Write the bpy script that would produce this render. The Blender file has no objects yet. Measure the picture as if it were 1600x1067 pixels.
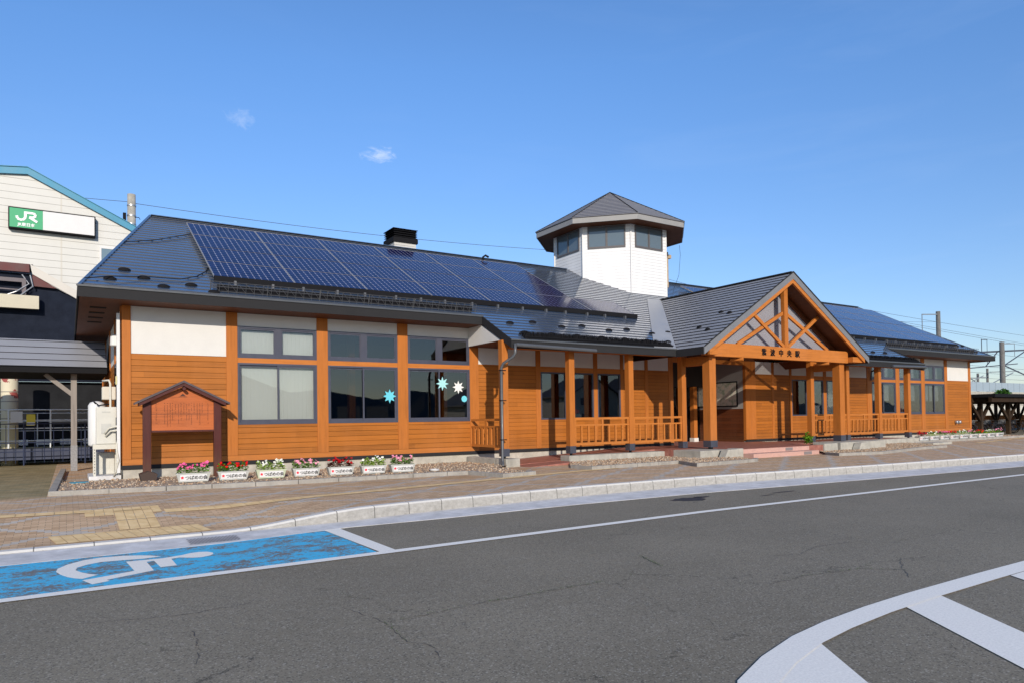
import bpy, bmesh, math, random
from mathutils import Vector, Matrix
random.seed(11)
R = math.radians
scene = bpy.context.scene
COL = scene.collection

# ------------------------------------------------------------------ camera
YAW, PIT, ROL, FPX, CY = 0.568325177, 0.0185461279, -0.0144872324, 1084.39342, 634.750553
fw = Vector((math.sin(YAW)*math.cos(PIT), math.cos(YAW)*math.cos(PIT), math.sin(PIT)))
rt = fw.cross(Vector((0, 0, 1))).normalized()
up = rt.cross(fw)
rt2 = rt*math.cos(ROL) + up*math.sin(ROL)
up2 = -rt*math.sin(ROL) + up*math.cos(ROL)
CAM = Vector((-1.257, -22.267, 1.58))
cd = bpy.data.cameras.new('camera')
cam = bpy.data.objects.new('camera', cd)
COL.objects.link(cam)
M = Matrix((rt2, up2, -fw)).transposed().to_4x4()
M.translation = CAM
cam.matrix_world = M
cd.sensor_width = 36
cd.lens = FPX/1600*36
cd.shift_y = (CY-533.5)/1600
cd.clip_start = 0.1
cd.clip_end = 4000
scene.camera = cam

# ------------------------------------------------------------------ light
SUN = Vector((-0.37, -1.0, 0.395)).normalized()        # towards the sun
sl = bpy.data.lights.new('sun', 'SUN')
sl.energy = 3.85
sl.angle = R(0.5)
sl.color = (1.0, 0.90, 0.77)
so = bpy.data.objects.new('sun', sl)
so.rotation_euler = SUN.to_track_quat('Z', 'Y').to_euler()
so.location = (0, -30, 30)
COL.objects.link(so)
w = bpy.data.worlds.new('World')
scene.world = w
w.use_nodes = True
wt = w.node_tree
bg = wt.nodes['Background']
sky = wt.nodes.new('ShaderNodeTexSky')
sky.sky_type = 'NISHITA'
sky.sun_disc = False
sky.sun_elevation = math.asin(SUN.z)
sky.sun_rotation = math.atan2(SUN.x, SUN.y)
sky.altitude = 0
sky.air_density = 1.0
sky.dust_density = 0.2
sky.ozone_density = 2.5
bg.inputs['Strength'].default_value = 0.115
SKYN = sky
scene.view_settings.view_transform = 'Standard'
scene.view_settings.look = 'None'
scene.view_settings.gamma = 1
scene.view_settings.exposure = 0.15
scene.cycles.max_bounces = 8
scene.cycles.transparent_max_bounces = 12

# ------------------------------------------------------------------ shader helper
class NT:
    def __init__(s, tree): s.t = tree
    def n(s, typ, **kw):
        x = s.t.nodes.new(typ)
        for k, v in kw.items(): setattr(x, k, v)
        return x
    def lk(s, a, b): s.t.links.new(a, b)
    def m(s, op, a, b=None, c=None, clamp=False):
        x = s.n('ShaderNodeMath', operation=op); x.use_clamp = clamp
        for i, v in enumerate((a, b, c)):
            if v is None: continue
            if isinstance(v, (int, float)): x.inputs[i].default_value = v
            else: s.lk(v, x.inputs[i])
        return x.outputs[0]
    def xyz(s, v):
        x = s.n('ShaderNodeSeparateXYZ'); s.lk(v, x.inputs[0]); return x.outputs
    def comb(s, a, b, c=0.0):
        x = s.n('ShaderNodeCombineXYZ')
        for i, v in enumerate((a, b, c)):
            if isinstance(v, (int, float)): x.inputs[i].default_value = v
            else: s.lk(v, x.inputs[i])
        return x.outputs[0]
    def geo(s): return s.n('ShaderNodeNewGeometry').outputs['Position']
    def obj(s): return s.n('ShaderNodeTexCoord').outputs['Object']
    def gen(s): return s.n('ShaderNodeTexCoord').outputs['Generated']
    def scale(s, v, sc):
        x = s.n('ShaderNodeVectorMath', operation='MULTIPLY'); s.lk(v, x.inputs[0]); x.inputs[1].default_value = sc
        return x.outputs[0]
    def noise(s, v, scale=5, detail=4, rough=.55, dist=0, out='Fac'):
        x = s.n('ShaderNodeTexNoise'); s.lk(v, x.inputs['Vector'])
        x.inputs['Scale'].default_value = scale; x.inputs['Detail'].default_value = detail
        x.inputs['Roughness'].default_value = rough; x.inputs['Distortion'].default_value = dist
        return x.outputs[out]
    def white(s, v):
        x = s.n('ShaderNodeTexWhiteNoise', noise_dimensions='3D'); s.lk(v, x.inputs['Vector']); return x.outputs['Value']
    def vor(s, v, scale, feature='F1', out='Distance'):
        x = s.n('ShaderNodeTexVoronoi', feature=feature); s.lk(v, x.inputs['Vector']); x.inputs['Scale'].default_value = scale
        return x.outputs[out]
    def ramp(s, f, stops, interp='LINEAR'):
        x = s.n('ShaderNodeValToRGB'); x.color_ramp.interpolation = interp
        e = x.color_ramp.elements
        while len(e) < len(stops): e.new(0.5)
        for i, (p, c) in enumerate(stops):
            e[i].position = p; e[i].color = (c, c, c, 1) if isinstance(c, (int, float)) else (*c, 1)
        s.lk(f, x.inputs[0]); return x.outputs[0]
    def mix(s, f, a, b, blend='MIX'):
        x = s.n('ShaderNodeMix', data_type='RGBA', blend_type=blend)
        for k, v in ((0, f), (6, a), (7, b)):
            if isinstance(v, (int, float)): x.inputs[k].default_value = v if k == 0 else (v, v, v, 1)
            elif isinstance(v, tuple): x.inputs[k].default_value = (*v, 1)
            else: s.lk(v, x.inputs[k])
        return x.outputs[2]
    def mapr(s, v, a, b, c, d):
        x = s.n('ShaderNodeMapRange'); s.lk(v, x.inputs[0])
        for i, q in enumerate((a, b, c, d)): x.inputs[i+1].default_value = q
        return x.outputs[0]
    def bump(s, h, st=.3, dist=.01):
        x = s.n('ShaderNodeBump'); s.lk(h, x.inputs['Height']); x.inputs['Strength'].default_value = st
        x.inputs['Distance'].default_value = dist; return x.outputs[0]

def mat(name, col=(.5, .5, .5), rough=.6, metal=0.0, spec=.5, coat=0.0, fn=None):
    mt = bpy.data.materials.new(name); mt.use_nodes = True
    b = mt.node_tree.nodes['Principled BSDF']
    b.inputs['Base Color'].default_value = (*col, 1)
    b.inputs['Roughness'].default_value = rough
    b.inputs['Metallic'].default_value = metal
    b.inputs['Specular IOR Level'].default_value = spec
    b.inputs['Coat Weight'].default_value = coat
    if fn: fn(NT(mt.node_tree), b)
    return mt

def wear(col, var=.12, scale=3.0, rough=.6, metal=0, name='painted', spec=.5, bumpst=.1, streak=False, coat=0):
    def fn(N, b):
        p = N.geo()
        v = N.scale(p, (1, 1, .25)) if streak else p
        n1 = N.noise(v, scale, 6, .6); n2 = N.noise(p, scale*12, 3, .6)
        f = N.m('ADD', N.m('MULTIPLY', n1, .7), N.m('MULTIPLY', n2, .3))
        c = N.ramp(f, [(.3, tuple(x*(1-var) for x in col)), (.7, tuple(min(1, x*(1+var)) for x in col))])
        N.lk(c, b.inputs['Base Color'])
        N.lk(N.mapr(n1, .3, .7, rough-.07, rough+.07), b.inputs['Roughness'])
        if bumpst: N.lk(N.bump(n2, bumpst, .004), b.inputs['Normal'])
    return mat(name, col, rough, metal, spec, coat, fn)

def wood(name, col, pitch=0.0, axis='Z', grain=(1.2, 14, 14), rough=.6, var=.22, length=3.6, groove=.012, coat=.0, off=0.0):
    """timber: grain runs along the long axis; with a pitch, separate boards with dark grooves"""
    col = tuple(q*.78 for q in col)
    def fn(N, b):
        p = N.geo(); x, y, z = N.xyz(p)
        if pitch:
            q = N.m('DIVIDE', N.m('ADD', z, off), pitch)
            row = N.m('FLOOR', q); fr = N.m('FRACT', q)
            along = N.m('ADD', x, y)
            colx = N.m('FLOOR', N.m('DIVIDE', N.m('ADD', along, N.m('MULTIPLY', row, 1.37)), length))
            tint = N.white(N.comb(row, colx, 1.0))
            gr = N.m('LESS_THAN', fr, groove/pitch)
            gp = N.comb(N.m('MULTIPLY', along, .9), N.m('MULTIPLY', row, 7.3), N.m('MULTIPLY', z, 26))
        else:
            tint = None
            g = grain
            gp = N.scale(p, g)
        n = N.noise(gp, 1.0, 6, .62, .4)
        big = N.noise(p, .8, 3)
        f = N.m('ADD', N.m('MULTIPLY', n, .75), N.m('MULTIPLY', big, .25))
        if tint is not None: f = N.m('ADD', N.m('MULTIPLY', f, .8), N.m('MULTIPLY', tint, .2))
        c0 = tuple(q*(1-var*1.5) for q in col); c1 = tuple(min(1, q*(1+var)) for q in col)
        c = N.ramp(f, [(.33, c0), (.48, col), (.68, c1)])
        if pitch:
            c = N.mix(N.m('MULTIPLY', gr, .82), c, tuple(q*.12 for q in col))
        # knots and water marks
        k = N.ramp(N.noise(N.scale(p, (1, 1, 3)), 1.7, 5, .7), [(.62, 0.0), (.75, .28)])
        c = N.mix(k, c, tuple(q*.6 for q in col))
        # sun-faded and rain-streaked areas, splash dirt on the lowest boards
        fd = N.ramp(N.noise(N.scale(p, (1.1, 1.1, .28)), .8, 5, .65), [(.48, 0.0), (.72, .30)])
        c = N.mix(fd, c, tuple(min(1, q*1.22+.035) for q in col))
        dz = N.m('MULTIPLY', N.mapr(z, .42, .95, .34, 0.0), N.noise(N.scale(p, (3, 3, 1)), 2.2, 5, .7), clamp=True)
        c = N.mix(dz, c, (.16, .10, .055))
        N.lk(c, b.inputs['Base Color'])
        if pitch:
            e = N.m('MINIMUM', N.m('MULTIPLY', fr, 12), 1.0)
            h = N.m('ADD', e, N.m('MULTIPLY', n, .12))
            N.lk(N.bump(h, .6, .012), b.inputs['Normal'])
        else:
            N.lk(N.bump(n, .25, .004), b.inputs['Normal'])
    return mat(name, col, rough, spec=.25, coat=coat, fn=fn)

# ------------------------------------------------------------------ mesh helper
class MB:
    def __init__(s): s.v = []; s.f = []; s.mi = {}
    def poly(s, pts):
        i = len(s.v); s.v += [tuple(p) for p in pts]; s.f.append(tuple(range(i, i+len(pts)))); return s
    def box(s, x0, x1, y0, y1, z0, z1):
        i = len(s.v)
        s.v += [(x, y, z) for x in (x0, x1) for y in (y0, y1) for z in (z0, z1)]
        for q in ((0, 1, 3, 2), (4, 6, 7, 5), (0, 4, 5, 1), (2, 3, 7, 6), (0, 2, 6, 4), (1, 5, 7, 3)):
            s.f.append(tuple(i+k for k in q))
        return s
    def prism(s, pts, vec):
        """closed outline pts extruded by vec"""
        vec = Vector(vec); n = len(pts); i = len(s.v)
        s.v += [tuple(p) for p in pts] + [tuple(Vector(p)+vec) for p in pts]
        s.f.append(tuple(range(i+n-1, i-1, -1))); s.f.append(tuple(range(i+n, i+2*n)))
        for k in range(n):
            k2 = (k+1) % n; s.f.append((i+k, i+k2, i+n+k2, i+n+k))
        return s
    def bar(s, a, b, w, h=None, upv=(0, 0, 1)):
        """rectangular bar from a to b, width w, height h"""
        h = h or w; a = Vector(a); b = Vector(b); d = (b-a).normalized()
        u = Vector(upv)
        if abs(d.dot(u)) > .99: u = Vector((0, 1, 0))
        sd = d.cross(u).normalized(); u = sd.cross(d).normalized()
        pts = [a+sd*w/2*i+u*h/2*j for i, j in ((-1, -1), (1, -1), (1, 1), (-1, 1))]
        return s.prism(pts, b-a)
    def tube(s, pts, r, n=8, cap=True):
        pts = [Vector(p) for p in pts]; i = len(s.v); m = len(pts)
        rr = r if isinstance(r, (list, tuple)) else [r]*m
        ref = None
        for k, p in enumerate(pts):
            d = (pts[min(k+1, m-1)]-pts[max(k-1, 0)]).normalized()
            if ref is None:
                ref = Vector((0, 0, 1)) if abs(d.z) < .9 else Vector((1, 0, 0))
            a = d.cross(ref).normalized(); bb = a.cross(d).normalized(); ref = bb
            for t in range(n):
                an = 2*math.pi*t/n; s.v.append(tuple(p+(a*math.cos(an)+bb*math.sin(an))*rr[k]))
        for k in range(m-1):
            for t in range(n):
                t2 = (t+1) % n; s.f.append((i+k*n+t, i+k*n+t2, i+(k+1)*n+t2, i+(k+1)*n+t))
        if cap:
            s.f.append(tuple(i+t for t in range(n-1, -1, -1))); s.f.append(tuple(i+(m-1)*n+t for t in range(n)))
        return s
    def lathe(s, c, prof, n=16):
        i = len(s.v)
        for r, z in prof:
            for t in range(n):
                an = 2*math.pi*t/n; s.v.append((c[0]+r*math.cos(an), c[1]+r*math.sin(an), c[2]+z))
        for k in range(len(prof)-1):
            for t in range(n):
                t2 = (t+1) % n; s.f.append((i+k*n+t, i+k*n+t2, i+(k+1)*n+t2, i+(k+1)*n+t))
        s.f.append(tuple(i+t for t in range(n-1, -1, -1))); s.f.append(tuple(i+(len(prof)-1)*n+t for t in range(n)))
        return s
    def build(s, name, m, parent=None, bevel=0, smooth=False):
        me = bpy.data.meshes.new(name); me.from_pydata(s.v, [], s.f); me.update()
        if smooth:
            for p in me.polygons: p.use_smooth = True
        mats = m if isinstance(m, (list, tuple)) else [m]
        for q in mats: me.materials.append(q)
        for k_, i_ in s.mi.items(): me.polygons[k_].material_index = i_
        bm = bmesh.new(); bm.from_mesh(me); bmesh.ops.recalc_face_normals(bm, faces=bm.faces); bm.to_mesh(me); bm.free()
        o = bpy.data.objects.new(name, me); COL.objects.link(o)
        if parent: par(o, parent)
        if bevel:
            bv = o.modifiers.new('bevel', 'BEVEL'); bv.width = bevel; bv.segments = 2; bv.limit_method = 'ANGLE'
        return o

def islands(mb):
    par_ = list(range(len(mb.v)))
    def fd(a):
        while par_[a] != a: par_[a] = par_[par_[a]]; a = par_[a]
        return a
    for f in mb.f:
        r0 = fd(f[0])
        for q in f[1:]: par_[fd(q)] = r0
    g = {}
    for f in mb.f: g.setdefault(fd(f[0]), []).append(f)
    out = []
    for fs in g.values():
        idx = sorted({i for f in fs for i in f}); mp = {i: k for k, i in enumerate(idx)}
        m = MB(); m.v = [mb.v[i] for i in idx]; m.f = [tuple(mp[i] for i in f) for f in fs]; out.append(m)
    return out
def each(mb, name, m, parent=None, bevel=0, smooth=False):
    return [q.build(name, m, parent, bevel, smooth) for q in islands(mb)]

def par(o, p):
    o.parent = p
    q = p; off = Vector((0, 0, 0))
    # parents are never rotated before children are attached: only subtract their location
    while q is not None:
        off += q.location; q = q.parent
    o.location = o.location - off

def tag(o, label=None, cat=None, group=None, kind=None):
    if label: o['label'] = label
    if cat: o['category'] = cat
    if group: o['group'] = group
    if kind: o['kind'] = kind
    return o

def empty(name, loc=(0, 0, 0)):
    o = bpy.data.objects.new(name, None); o.location = loc; o.empty_display_size = .3; COL.objects.link(o); return o

def children(o): return [c for c in bpy.data.objects if c.parent == o]
def copy_tree(o, kids, parent=None):
    c = o.copy(); COL.objects.link(c)
    if parent is not None: c.parent = parent
    for ch in kids.get(o.name, []): copy_tree(ch, kids, c)
    return c
def kid_map():
    d = {}
    for c in bpy.data.objects:
        if c.parent: d.setdefault(c.parent.name, []).append(c)
    return d

def text(name, body, size, loc, rot, m, parent=None, ext=.01, bold=0.0, align='LEFT', space=1.0):
    cu = bpy.data.curves.new(name, 'FONT'); cu.body = body; cu.size = size; cu.extrude = ext; cu.offset = bold
    cu.align_x = align; cu.space_character = space; cu.resolution_u = 3
    t = bpy.data.objects.new(name, cu); COL.objects.link(t)
    bpy.context.view_layer.update()
    dg = bpy.context.evaluated_depsgraph_get()
    me = bpy.data.meshes.new_from_object(t.evaluated_get(dg))
    bpy.data.objects.remove(t)
    me.materials.clear(); me.materials.append(m)
    me.transform(Matrix.Translation(loc) @ Matrix.Rotation(rot[2], 4, 'Z') @ Matrix.Rotation(rot[0], 4, 'X'))
    o = bpy.data.objects.new(name, me); COL.objects.link(o)
    if parent: par(o, parent)
    return o

# ------------------------------------------------------------------ materials
ORANGE = (.46, .165, .032)
m_clad = wood('cladding', (.465, .152, .021), pitch=.165, off=.04, groove=.011, var=.17)
m_cladf = wood('cladding_narrow', (.465, .148, .019), pitch=.15, off=.03, groove=.009, var=.15)
m_post = wood('post_timber', (.52, .168, .029), grain=(14, 14, 1.0), var=.14)
m_beam = wood('beam_timber', (.57, .190, .034), grain=(1.0, 12, 16), var=.16)
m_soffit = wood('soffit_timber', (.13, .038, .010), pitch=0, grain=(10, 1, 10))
m_plaster = wear((.63, .62, .60), .05, 2.0, .85, name='plaster', bumpst=.15)
def f_gable(N, b):
    out = [n for n in N.t.nodes if n.type == 'OUTPUT_MATERIAL'][0]
    tr = N.n('ShaderNodeBsdfTransparent'); tr.inputs[0].default_value = (.95, .95, .97, 1)
    mx = N.n('ShaderNodeMixShader'); mx.inputs[0].default_value = .48
    N.lk(b.outputs[0], mx.inputs[1]); N.lk(tr.outputs[0], mx.inputs[2]); N.lk(mx.outputs[0], out.inputs[0])
m_gable = mat('gable_polycarbonate', (.42, .42, .47), .25, fn=f_gable)
m_frame = wear((.055, .058, .085), .1, 4, .42, name='window_frame')
m_fascia = wear((.026, .026, .028), .12, 2, .75, name='fascia_metal', spec=.12)
m_fascia2 = wear((.17, .175, .19), .1, 2, .5, name='verge_metal')
m_gutter = wear((.075, .08, .088), .1, 4, .35, name='gutter_metal')
m_black = wear((.010, .010, .012), .2, 5, .75, name='black_metal', spec=.12)
m_void = wear((.016, .020, .032), .3, 2, .95, name='shade_black', spec=.03)  # near-black colour standing in for the deep shade under the overbridge
m_steel = wear((.07, .075, .10), .15, 6, .4, .3, name='base_steel')
m_galv = wear((.42, .43, .44), .15, 8, .4, .7, name='galvanised')
m_wireg = wear((.13, .13, .135), .15, 8, .45, .5, name='wire_grey')
m_dark = mat('interior_dark', (.035, .03, .027), .9)
m_intw = mat('interior_wall', (.16, .13, .10), .9)
m_blind = mat('blind', (.50, .50, .48), .8)
m_white = wear((.64, .64, .64), .05, 3, .55, name='white_paint')
m_cream = wear((.56, .54, .47), .07, 5, .5, name='cream_paint')
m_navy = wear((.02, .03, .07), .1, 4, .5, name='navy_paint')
m_railw = wear((.74, .77, .80), .1, 4, .4, name='pale_rail')
m_maroon = wear((.09, .018, .018), .35, 2.2, .6, name='rusty_maroon')
m_greywood = wood('weathered_timber', (.30, .27, .25), grain=(14, 14, 1.0), coat=0, rough=.8)
m_dkwood = wood('stained_timber', (.085, .017, .013), grain=(14, 14, 1.2), rough=.55, coat=.1)
m_shedwood = wood('shed_timber', (.034, .018, .008), grain=(9, 9, 1.5), rough=.8, coat=0)

def f_conc(N, b, base=(.42, .40, .35), st=.9):
    p = N.geo(); x, y, z = N.xyz(p)
    n = N.noise(p, 3, 8, .65); n2 = N.noise(N.scale(p, (3, 3, .5)), 1.6, 5, .6)
    c = N.ramp(n, [(.3, tuple(q*.72 for q in base)), (.6, base), (.8, tuple(min(1, q*1.25) for q in base))])
    c = N.mix(N.m('MULTIPLY', N.ramp(n2, [(.5, 0.0), (.7, 1.0)]), .45*st), c, tuple(q*.42 for q in base))
    c = N.mix(N.m('MULTIPLY', N.m('GREATER_THAN', N.noise(p, 90, 2), .62), .25), c, tuple(q*.5 for q in base))
    N.lk(c, b.inputs['Base Color']); N.lk(N.bump(N.noise(p, 40, 4), .4, .006), b.inputs['Normal'])
m_conc = mat('concrete', rough=.9, fn=f_conc)
m_found = mat('foundation_render', rough=.9, fn=lambda N, b: f_conc(N, b, (.46, .43, .37), .5))
m_curb = mat('curb_stone', rough=.9, fn=lambda N, b: f_conc(N, b, (.34, .32, .29), .8))

def f_kerb(N, b):
    p = N.geo(); x, y, z = N.xyz(p)
    n = N.noise(p, 14, 8, .75); n2 = N.noise(N.scale(p, (1.2, 1, 2.5)), 6, 8, .72)
    c = N.ramp(n, [(.3, (.32, .305, .28)), (.6, (.43, .415, .39))])
    low = N.mapr(z, -.22, -.01, 1.0, .0)
    st = N.m('MULTIPLY', N.ramp(n2, [(.38, 0.0), (.66, 1.0)]), N.m('MULTIPLY', N.mapr(low, 0, .4, .15, 1.0), .5))
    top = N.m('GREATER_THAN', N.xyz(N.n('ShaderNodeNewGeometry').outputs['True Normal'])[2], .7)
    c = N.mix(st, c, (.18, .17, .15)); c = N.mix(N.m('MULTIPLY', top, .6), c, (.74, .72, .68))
    j = N.m('LESS_THAN', N.m('FRACT', N.m('DIVIDE', N.m('ADD', x, .2), .75)), .022)
    c = N.mix(N.m('MULTIPLY', j, .8), c, (.05, .05, .045))
    N.lk(c, b.inputs['Base Color']); N.lk(N.bump(N.noise(p, 60, 4), .35, .005), b.inputs['Normal'])
m_kerb = mat('kerb_stone', rough=.85, fn=f_kerb)
m_gutterst = mat('gutter_concrete', rough=.85, fn=lambda N, b: f_conc(N, b, (.66, .65, .65), .45))

def f_asphalt(N, b):
    p = N.geo(); x, y, z = N.xyz(p)
    big = N.noise(p, .35, 5, .6); fine = N.noise(p, 60, 5, .85); sp = N.vor(p, 80, out='Color')
    spx = N.xyz(sp)[0]
    base = N.ramp(N.m('ADD', N.m('MULTIPLY', big, .3), N.m('MULTIPLY', fine, .7)), [(.33, (.145, .127, .092)), (.5, (.222, .194, .142)), (.68, (.310, .272, .200))])
    lane = N.noise(N.comb(N.m('MULTIPLY', x, .04), N.m('MULTIPLY', y, .55), 0.0), 1.0, 4, .6)
    base = N.mix(N.mapr(lane, .35, .7, 0.0, .22), base, (.29, .262, .22))
    oil = N.ramp(N.noise(p, 1.1, 7, .7), [(.66, 0.0), (.78, .5)]); base = N.mix(oil, base, (.06, .058, .055))
    base = N.mix(N.m('MULTIPLY', N.m('GREATER_THAN', spx, .92), .38), base, (.52, .49, .43))
    base = N.mix(N.m('MULTIPLY', N.m('LESS_THAN', spx, .15), .5), base, (.045, .043, .042))
    # cracks: thin noisy cell borders, only in places
    wv = N.n('ShaderNodeVectorMath', operation='ADD'); N.lk(p, wv.inputs[0])
    N.lk(N.scale(N.noise(p, 1.5, 6, .7, out='Color'), (.9, .9, 0)), wv.inputs[1])
    cr = N.vor(wv.outputs[0], .33, 'DISTANCE_TO_EDGE')
    line = N.m('LESS_THAN', cr, .0022)
    line = N.m('MULTIPLY', line, N.m('GREATER_THAN', N.noise(p, .5, 3), .50))
    line = N.m('MULTIPLY', line, N.m('GREATER_THAN', N.noise(p, 6, 3), .47))
    ccol = N.mix(N.m('GREATER_THAN', N.noise(p, 1.6, 2), .58), (.018, .018, .018), (.05, .065, .02))
    base = N.mix(N.m('MULTIPLY', line, .55), base, ccol)
    N.lk(base, b.inputs['Base Color'])
    N.lk(N.bump(N.m('ADD', fine, N.m('MULTIPLY', spx, .4)), .5, .006), b.inputs['Normal'])
m_asph = mat('asphalt', rough=.88, fn=f_asphalt, spec=.3)

def paint_fn(col, lo, hi, wearcol=(.085, .083, .08)):
    def fn(N, b):
        p = N.geo()
        n = N.m('ADD', N.m('MULTIPLY', N.noise(N.scale(p, (.9, 1.4, 1)), 2.1, 9, .76), .6), N.m('MULTIPLY', N.noise(p, 22, 5, .8), .4))
        f = N.ramp(n, [(lo, 1.0), (hi, 0.0)])
        fine = N.noise(p, 50, 3, .7)
        c = N.mix(N.mapr(fine, .3, .7, 0, 1), tuple(q*.86 for q in col), tuple(min(1, q*1.08) for q in col))
        N.lk(N.mix(f, wearcol, c), b.inputs['Base Color'])
        N.lk(N.bump(fine, .3, .003), b.inputs['Normal'])
    return fn
m_white_line = mat('road_white', rough=.7, fn=paint_fn((.90, .87, .80), .64, .70, (.2, .2, .2)))
m_blue = mat('bay_blue', rough=.7, fn=paint_fn((.055, .50, .80), .495, .54, (.17, .16, .15)))

def f_paving(N, b):
    p = N.geo(); x, y, z = N.xyz(p)
    bw, bh = .20, .10
    r = N.m('FLOOR', N.m('DIVIDE', y, bh)); xo = N.m('ADD', x, N.m('MULTIPLY', N.m('MODULO', r, 2.0), bw/2))
    c = N.m('FLOOR', N.m('DIVIDE', xo, bw))
    fx = N.m('FRACT', N.m('DIVIDE', xo, bw)); fy = N.m('FRACT', N.m('DIVIDE', y, bh))
    jx = N.m('LESS_THAN', fx, .035); jy = N.m('LESS_THAN', fy, .06)
    j = N.m('MAXIMUM', jx, jy)
    cx = N.m('MULTIPLY', N.m('SUBTRACT', c, N.m('MULTIPLY', N.m('MODULO', r, 2.0), .5)), bw); cyy = N.m('MULTIPLY', r, bh)
    P = 2.6
    def band(sg):
        t = N.m('FRACT', N.m('DIVIDE', N.m('ADD', N.m('ADD', cx, N.m('MULTIPLY', cyy, sg*1.45)), 100.3), P))
        return N.m('LESS_THAN', t, .105)
    bd = N.m('MAXIMUM', band(1), band(-1))
    t = N.white(N.comb(c, r, 0.0)); big = N.noise(p, .5, 5, .6); n2 = N.noise(p, 18, 4, .65)
    col = N.ramp(N.m('ADD', N.m('MULTIPLY', t, .4), N.m('ADD', N.m('MULTIPLY', big, .35), N.m('MULTIPLY', n2, .25))),
                 [(.25, (.44, .280, .155)), (.5, (.56, .375, .220)), (.75, (.66, .46, .285))])
    col = N.mix(N.m('MULTIPLY', bd, .85), col, N.mix(t, (.46, .42, .36), (.56, .52, .46)))
    col = N.mix(N.m('MULTIPLY', j, .8), col, (.11, .075, .05))
    dirt = N.ramp(N.noise(p, .9, 6, .65), [(.58, 0.0), (.75, .25)])
    col = N.mix(dirt, col, (.20, .165, .11))
    yard = N.m('MULTIPLY', N.m('LESS_THAN', x, -1.68), N.mapr(y, -4.0, -3.2, 0.0, 1.0))
    mo = N.ramp(N.noise(p, 1.4, 7, .7), [(.35, (.36, .29, .15)), (.5, (.24, .20, .09)), (.65, (.13, .12, .045))])
    col = N.mix(N.m('MULTIPLY', yard, .85), col, N.mix(N.m('MULTIPLY', j, .6), mo, (.06, .05, .03)))
    rust = N.m('MULTIPLY', N.ramp(N.noise(p, .7, 5, .6), [(.45, 0.0), (.65, .5)]), N.m('MULTIPLY', N.mapr(x, 3.0, 6.0, 0, 1), N.mapr(y, -6.5, -5.0, 0, 1)))
    col = N.mix(rust, col, (.36, .19, .07))
    N.lk(col, b.inputs['Base Color'])
    N.lk(N.bump(N.m('SUBTRACT', N.m('MULTIPLY', n2, .3), j), .4, .006), b.inputs['Normal'])
m_pave = mat('block_paving', rough=.85, fn=f_paving)

def f_tactile(N, b):
    p = N.geo(); n = N.noise(p, 4, 6, .6); n2 = N.noise(p, 45, 4)
    c = N.ramp(n, [(.3, (.66, .44, .19)), (.65, (.88, .64, .33))])
    N.lk(c, b.inputs['Base Color']); N.lk(N.bump(n2, .3, .004), b.inputs['Normal'])
m_tact = mat('tactile_tile', rough=.8, fn=f_tactile)

def f_redtile(N, b):
    p = N.geo(); x, y, z = N.xyz(p)
    fx = N.m('FRACT', N.m('DIVIDE', x, .3)); fy = N.m('FRACT', N.m('DIVIDE', y, .3))
    fz = N.m('FRACT', N.m('DIVIDE', N.m('ADD', z, .001), .17))
    j = N.m('MAXIMUM', N.m('LESS_THAN', fx, .035), N.m('MAXIMUM', N.m('LESS_THAN', fy, .035), N.m('LESS_THAN', fz, .0)))
    n = N.noise(p, 5, 5)
    c = N.ramp(n, [(.3, (.25, .085, .062)), (.7, (.40, .17, .13))])
    c = N.mix(N.m('MULTIPLY', j, .6), c, (.12, .08, .07))
    N.lk(c, b.inputs['Base Color'])
m_redtile = mat('red_tile', rough=.6, fn=f_redtile)
m_steptile = wear((.50, .30, .25), .1, 6, .7, name='step_tile')

def f_gravel(N, b):
    p = N.geo(); v = N.vor(p, 26, out='Color'); d = N.vor(p, 26)
    cx = N.xyz(v)[0]
    c = N.ramp(cx, [(.0, (.20, .14, .10)), (.25, (.60, .37, .21)), (.5, (.68, .50, .34)), (.75, (.46, .40, .33)), (1, (.82, .68, .50))])
    c = N.mix(N.m('MULTIPLY', N.mapr(d, .3, .7, 0, 1), .6), c, (.06, .04, .03))
    N.lk(c, b.inputs['Base Color']); N.lk(N.bump(N.m('SUBTRACT', 1.0, d), 1.0, .03), b.inputs['Normal'])
m_gravel = mat('gravel_stones', rough=.9, fn=f_gravel)

def f_roof(N, b):
    p = N.geo(); n = N.noise(p, 1.2, 5, .6); n2 = N.noise(p, 9, 4)
    x, y, z = N.xyz(p)
    N.lk(N.ramp(n, [(.3, (.042, .068, .120)), (.7, (.066, .100, .165))]), b.inputs['Base Color'])
    N.lk(N.mapr(n2, .3, .7, .14, .26), b.inputs['Roughness'])
    N.lk(N.bump(N.noise(N.scale(p, (.6, 2.5, 2.5)), 2.2, 3), .12, .02), b.inputs['Normal'])
m_roof = mat('roof_sheet', (.04, .05, .07), .2, spec=.9, coat=.7, fn=f_roof)
m_roof.node_tree.nodes['Principled BSDF'].inputs['Coat Roughness'].default_value = .08
m_roofg = wear((.25, .257, .28), .12, 2, .5, name='roof_sheet_grey')
m_seam = mat('seam_shadow_gap', (.03, .033, .04), .5)  # dark riser colour, painting the shadow line under each sheet lap
m_rooft = wear((.105, .10, .108), .12, 3, .55, name='roof_slate_grey')
m_flash = wear((.30, .31, .33), .08, 1.5, .42, name='valley_flashing')

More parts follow.
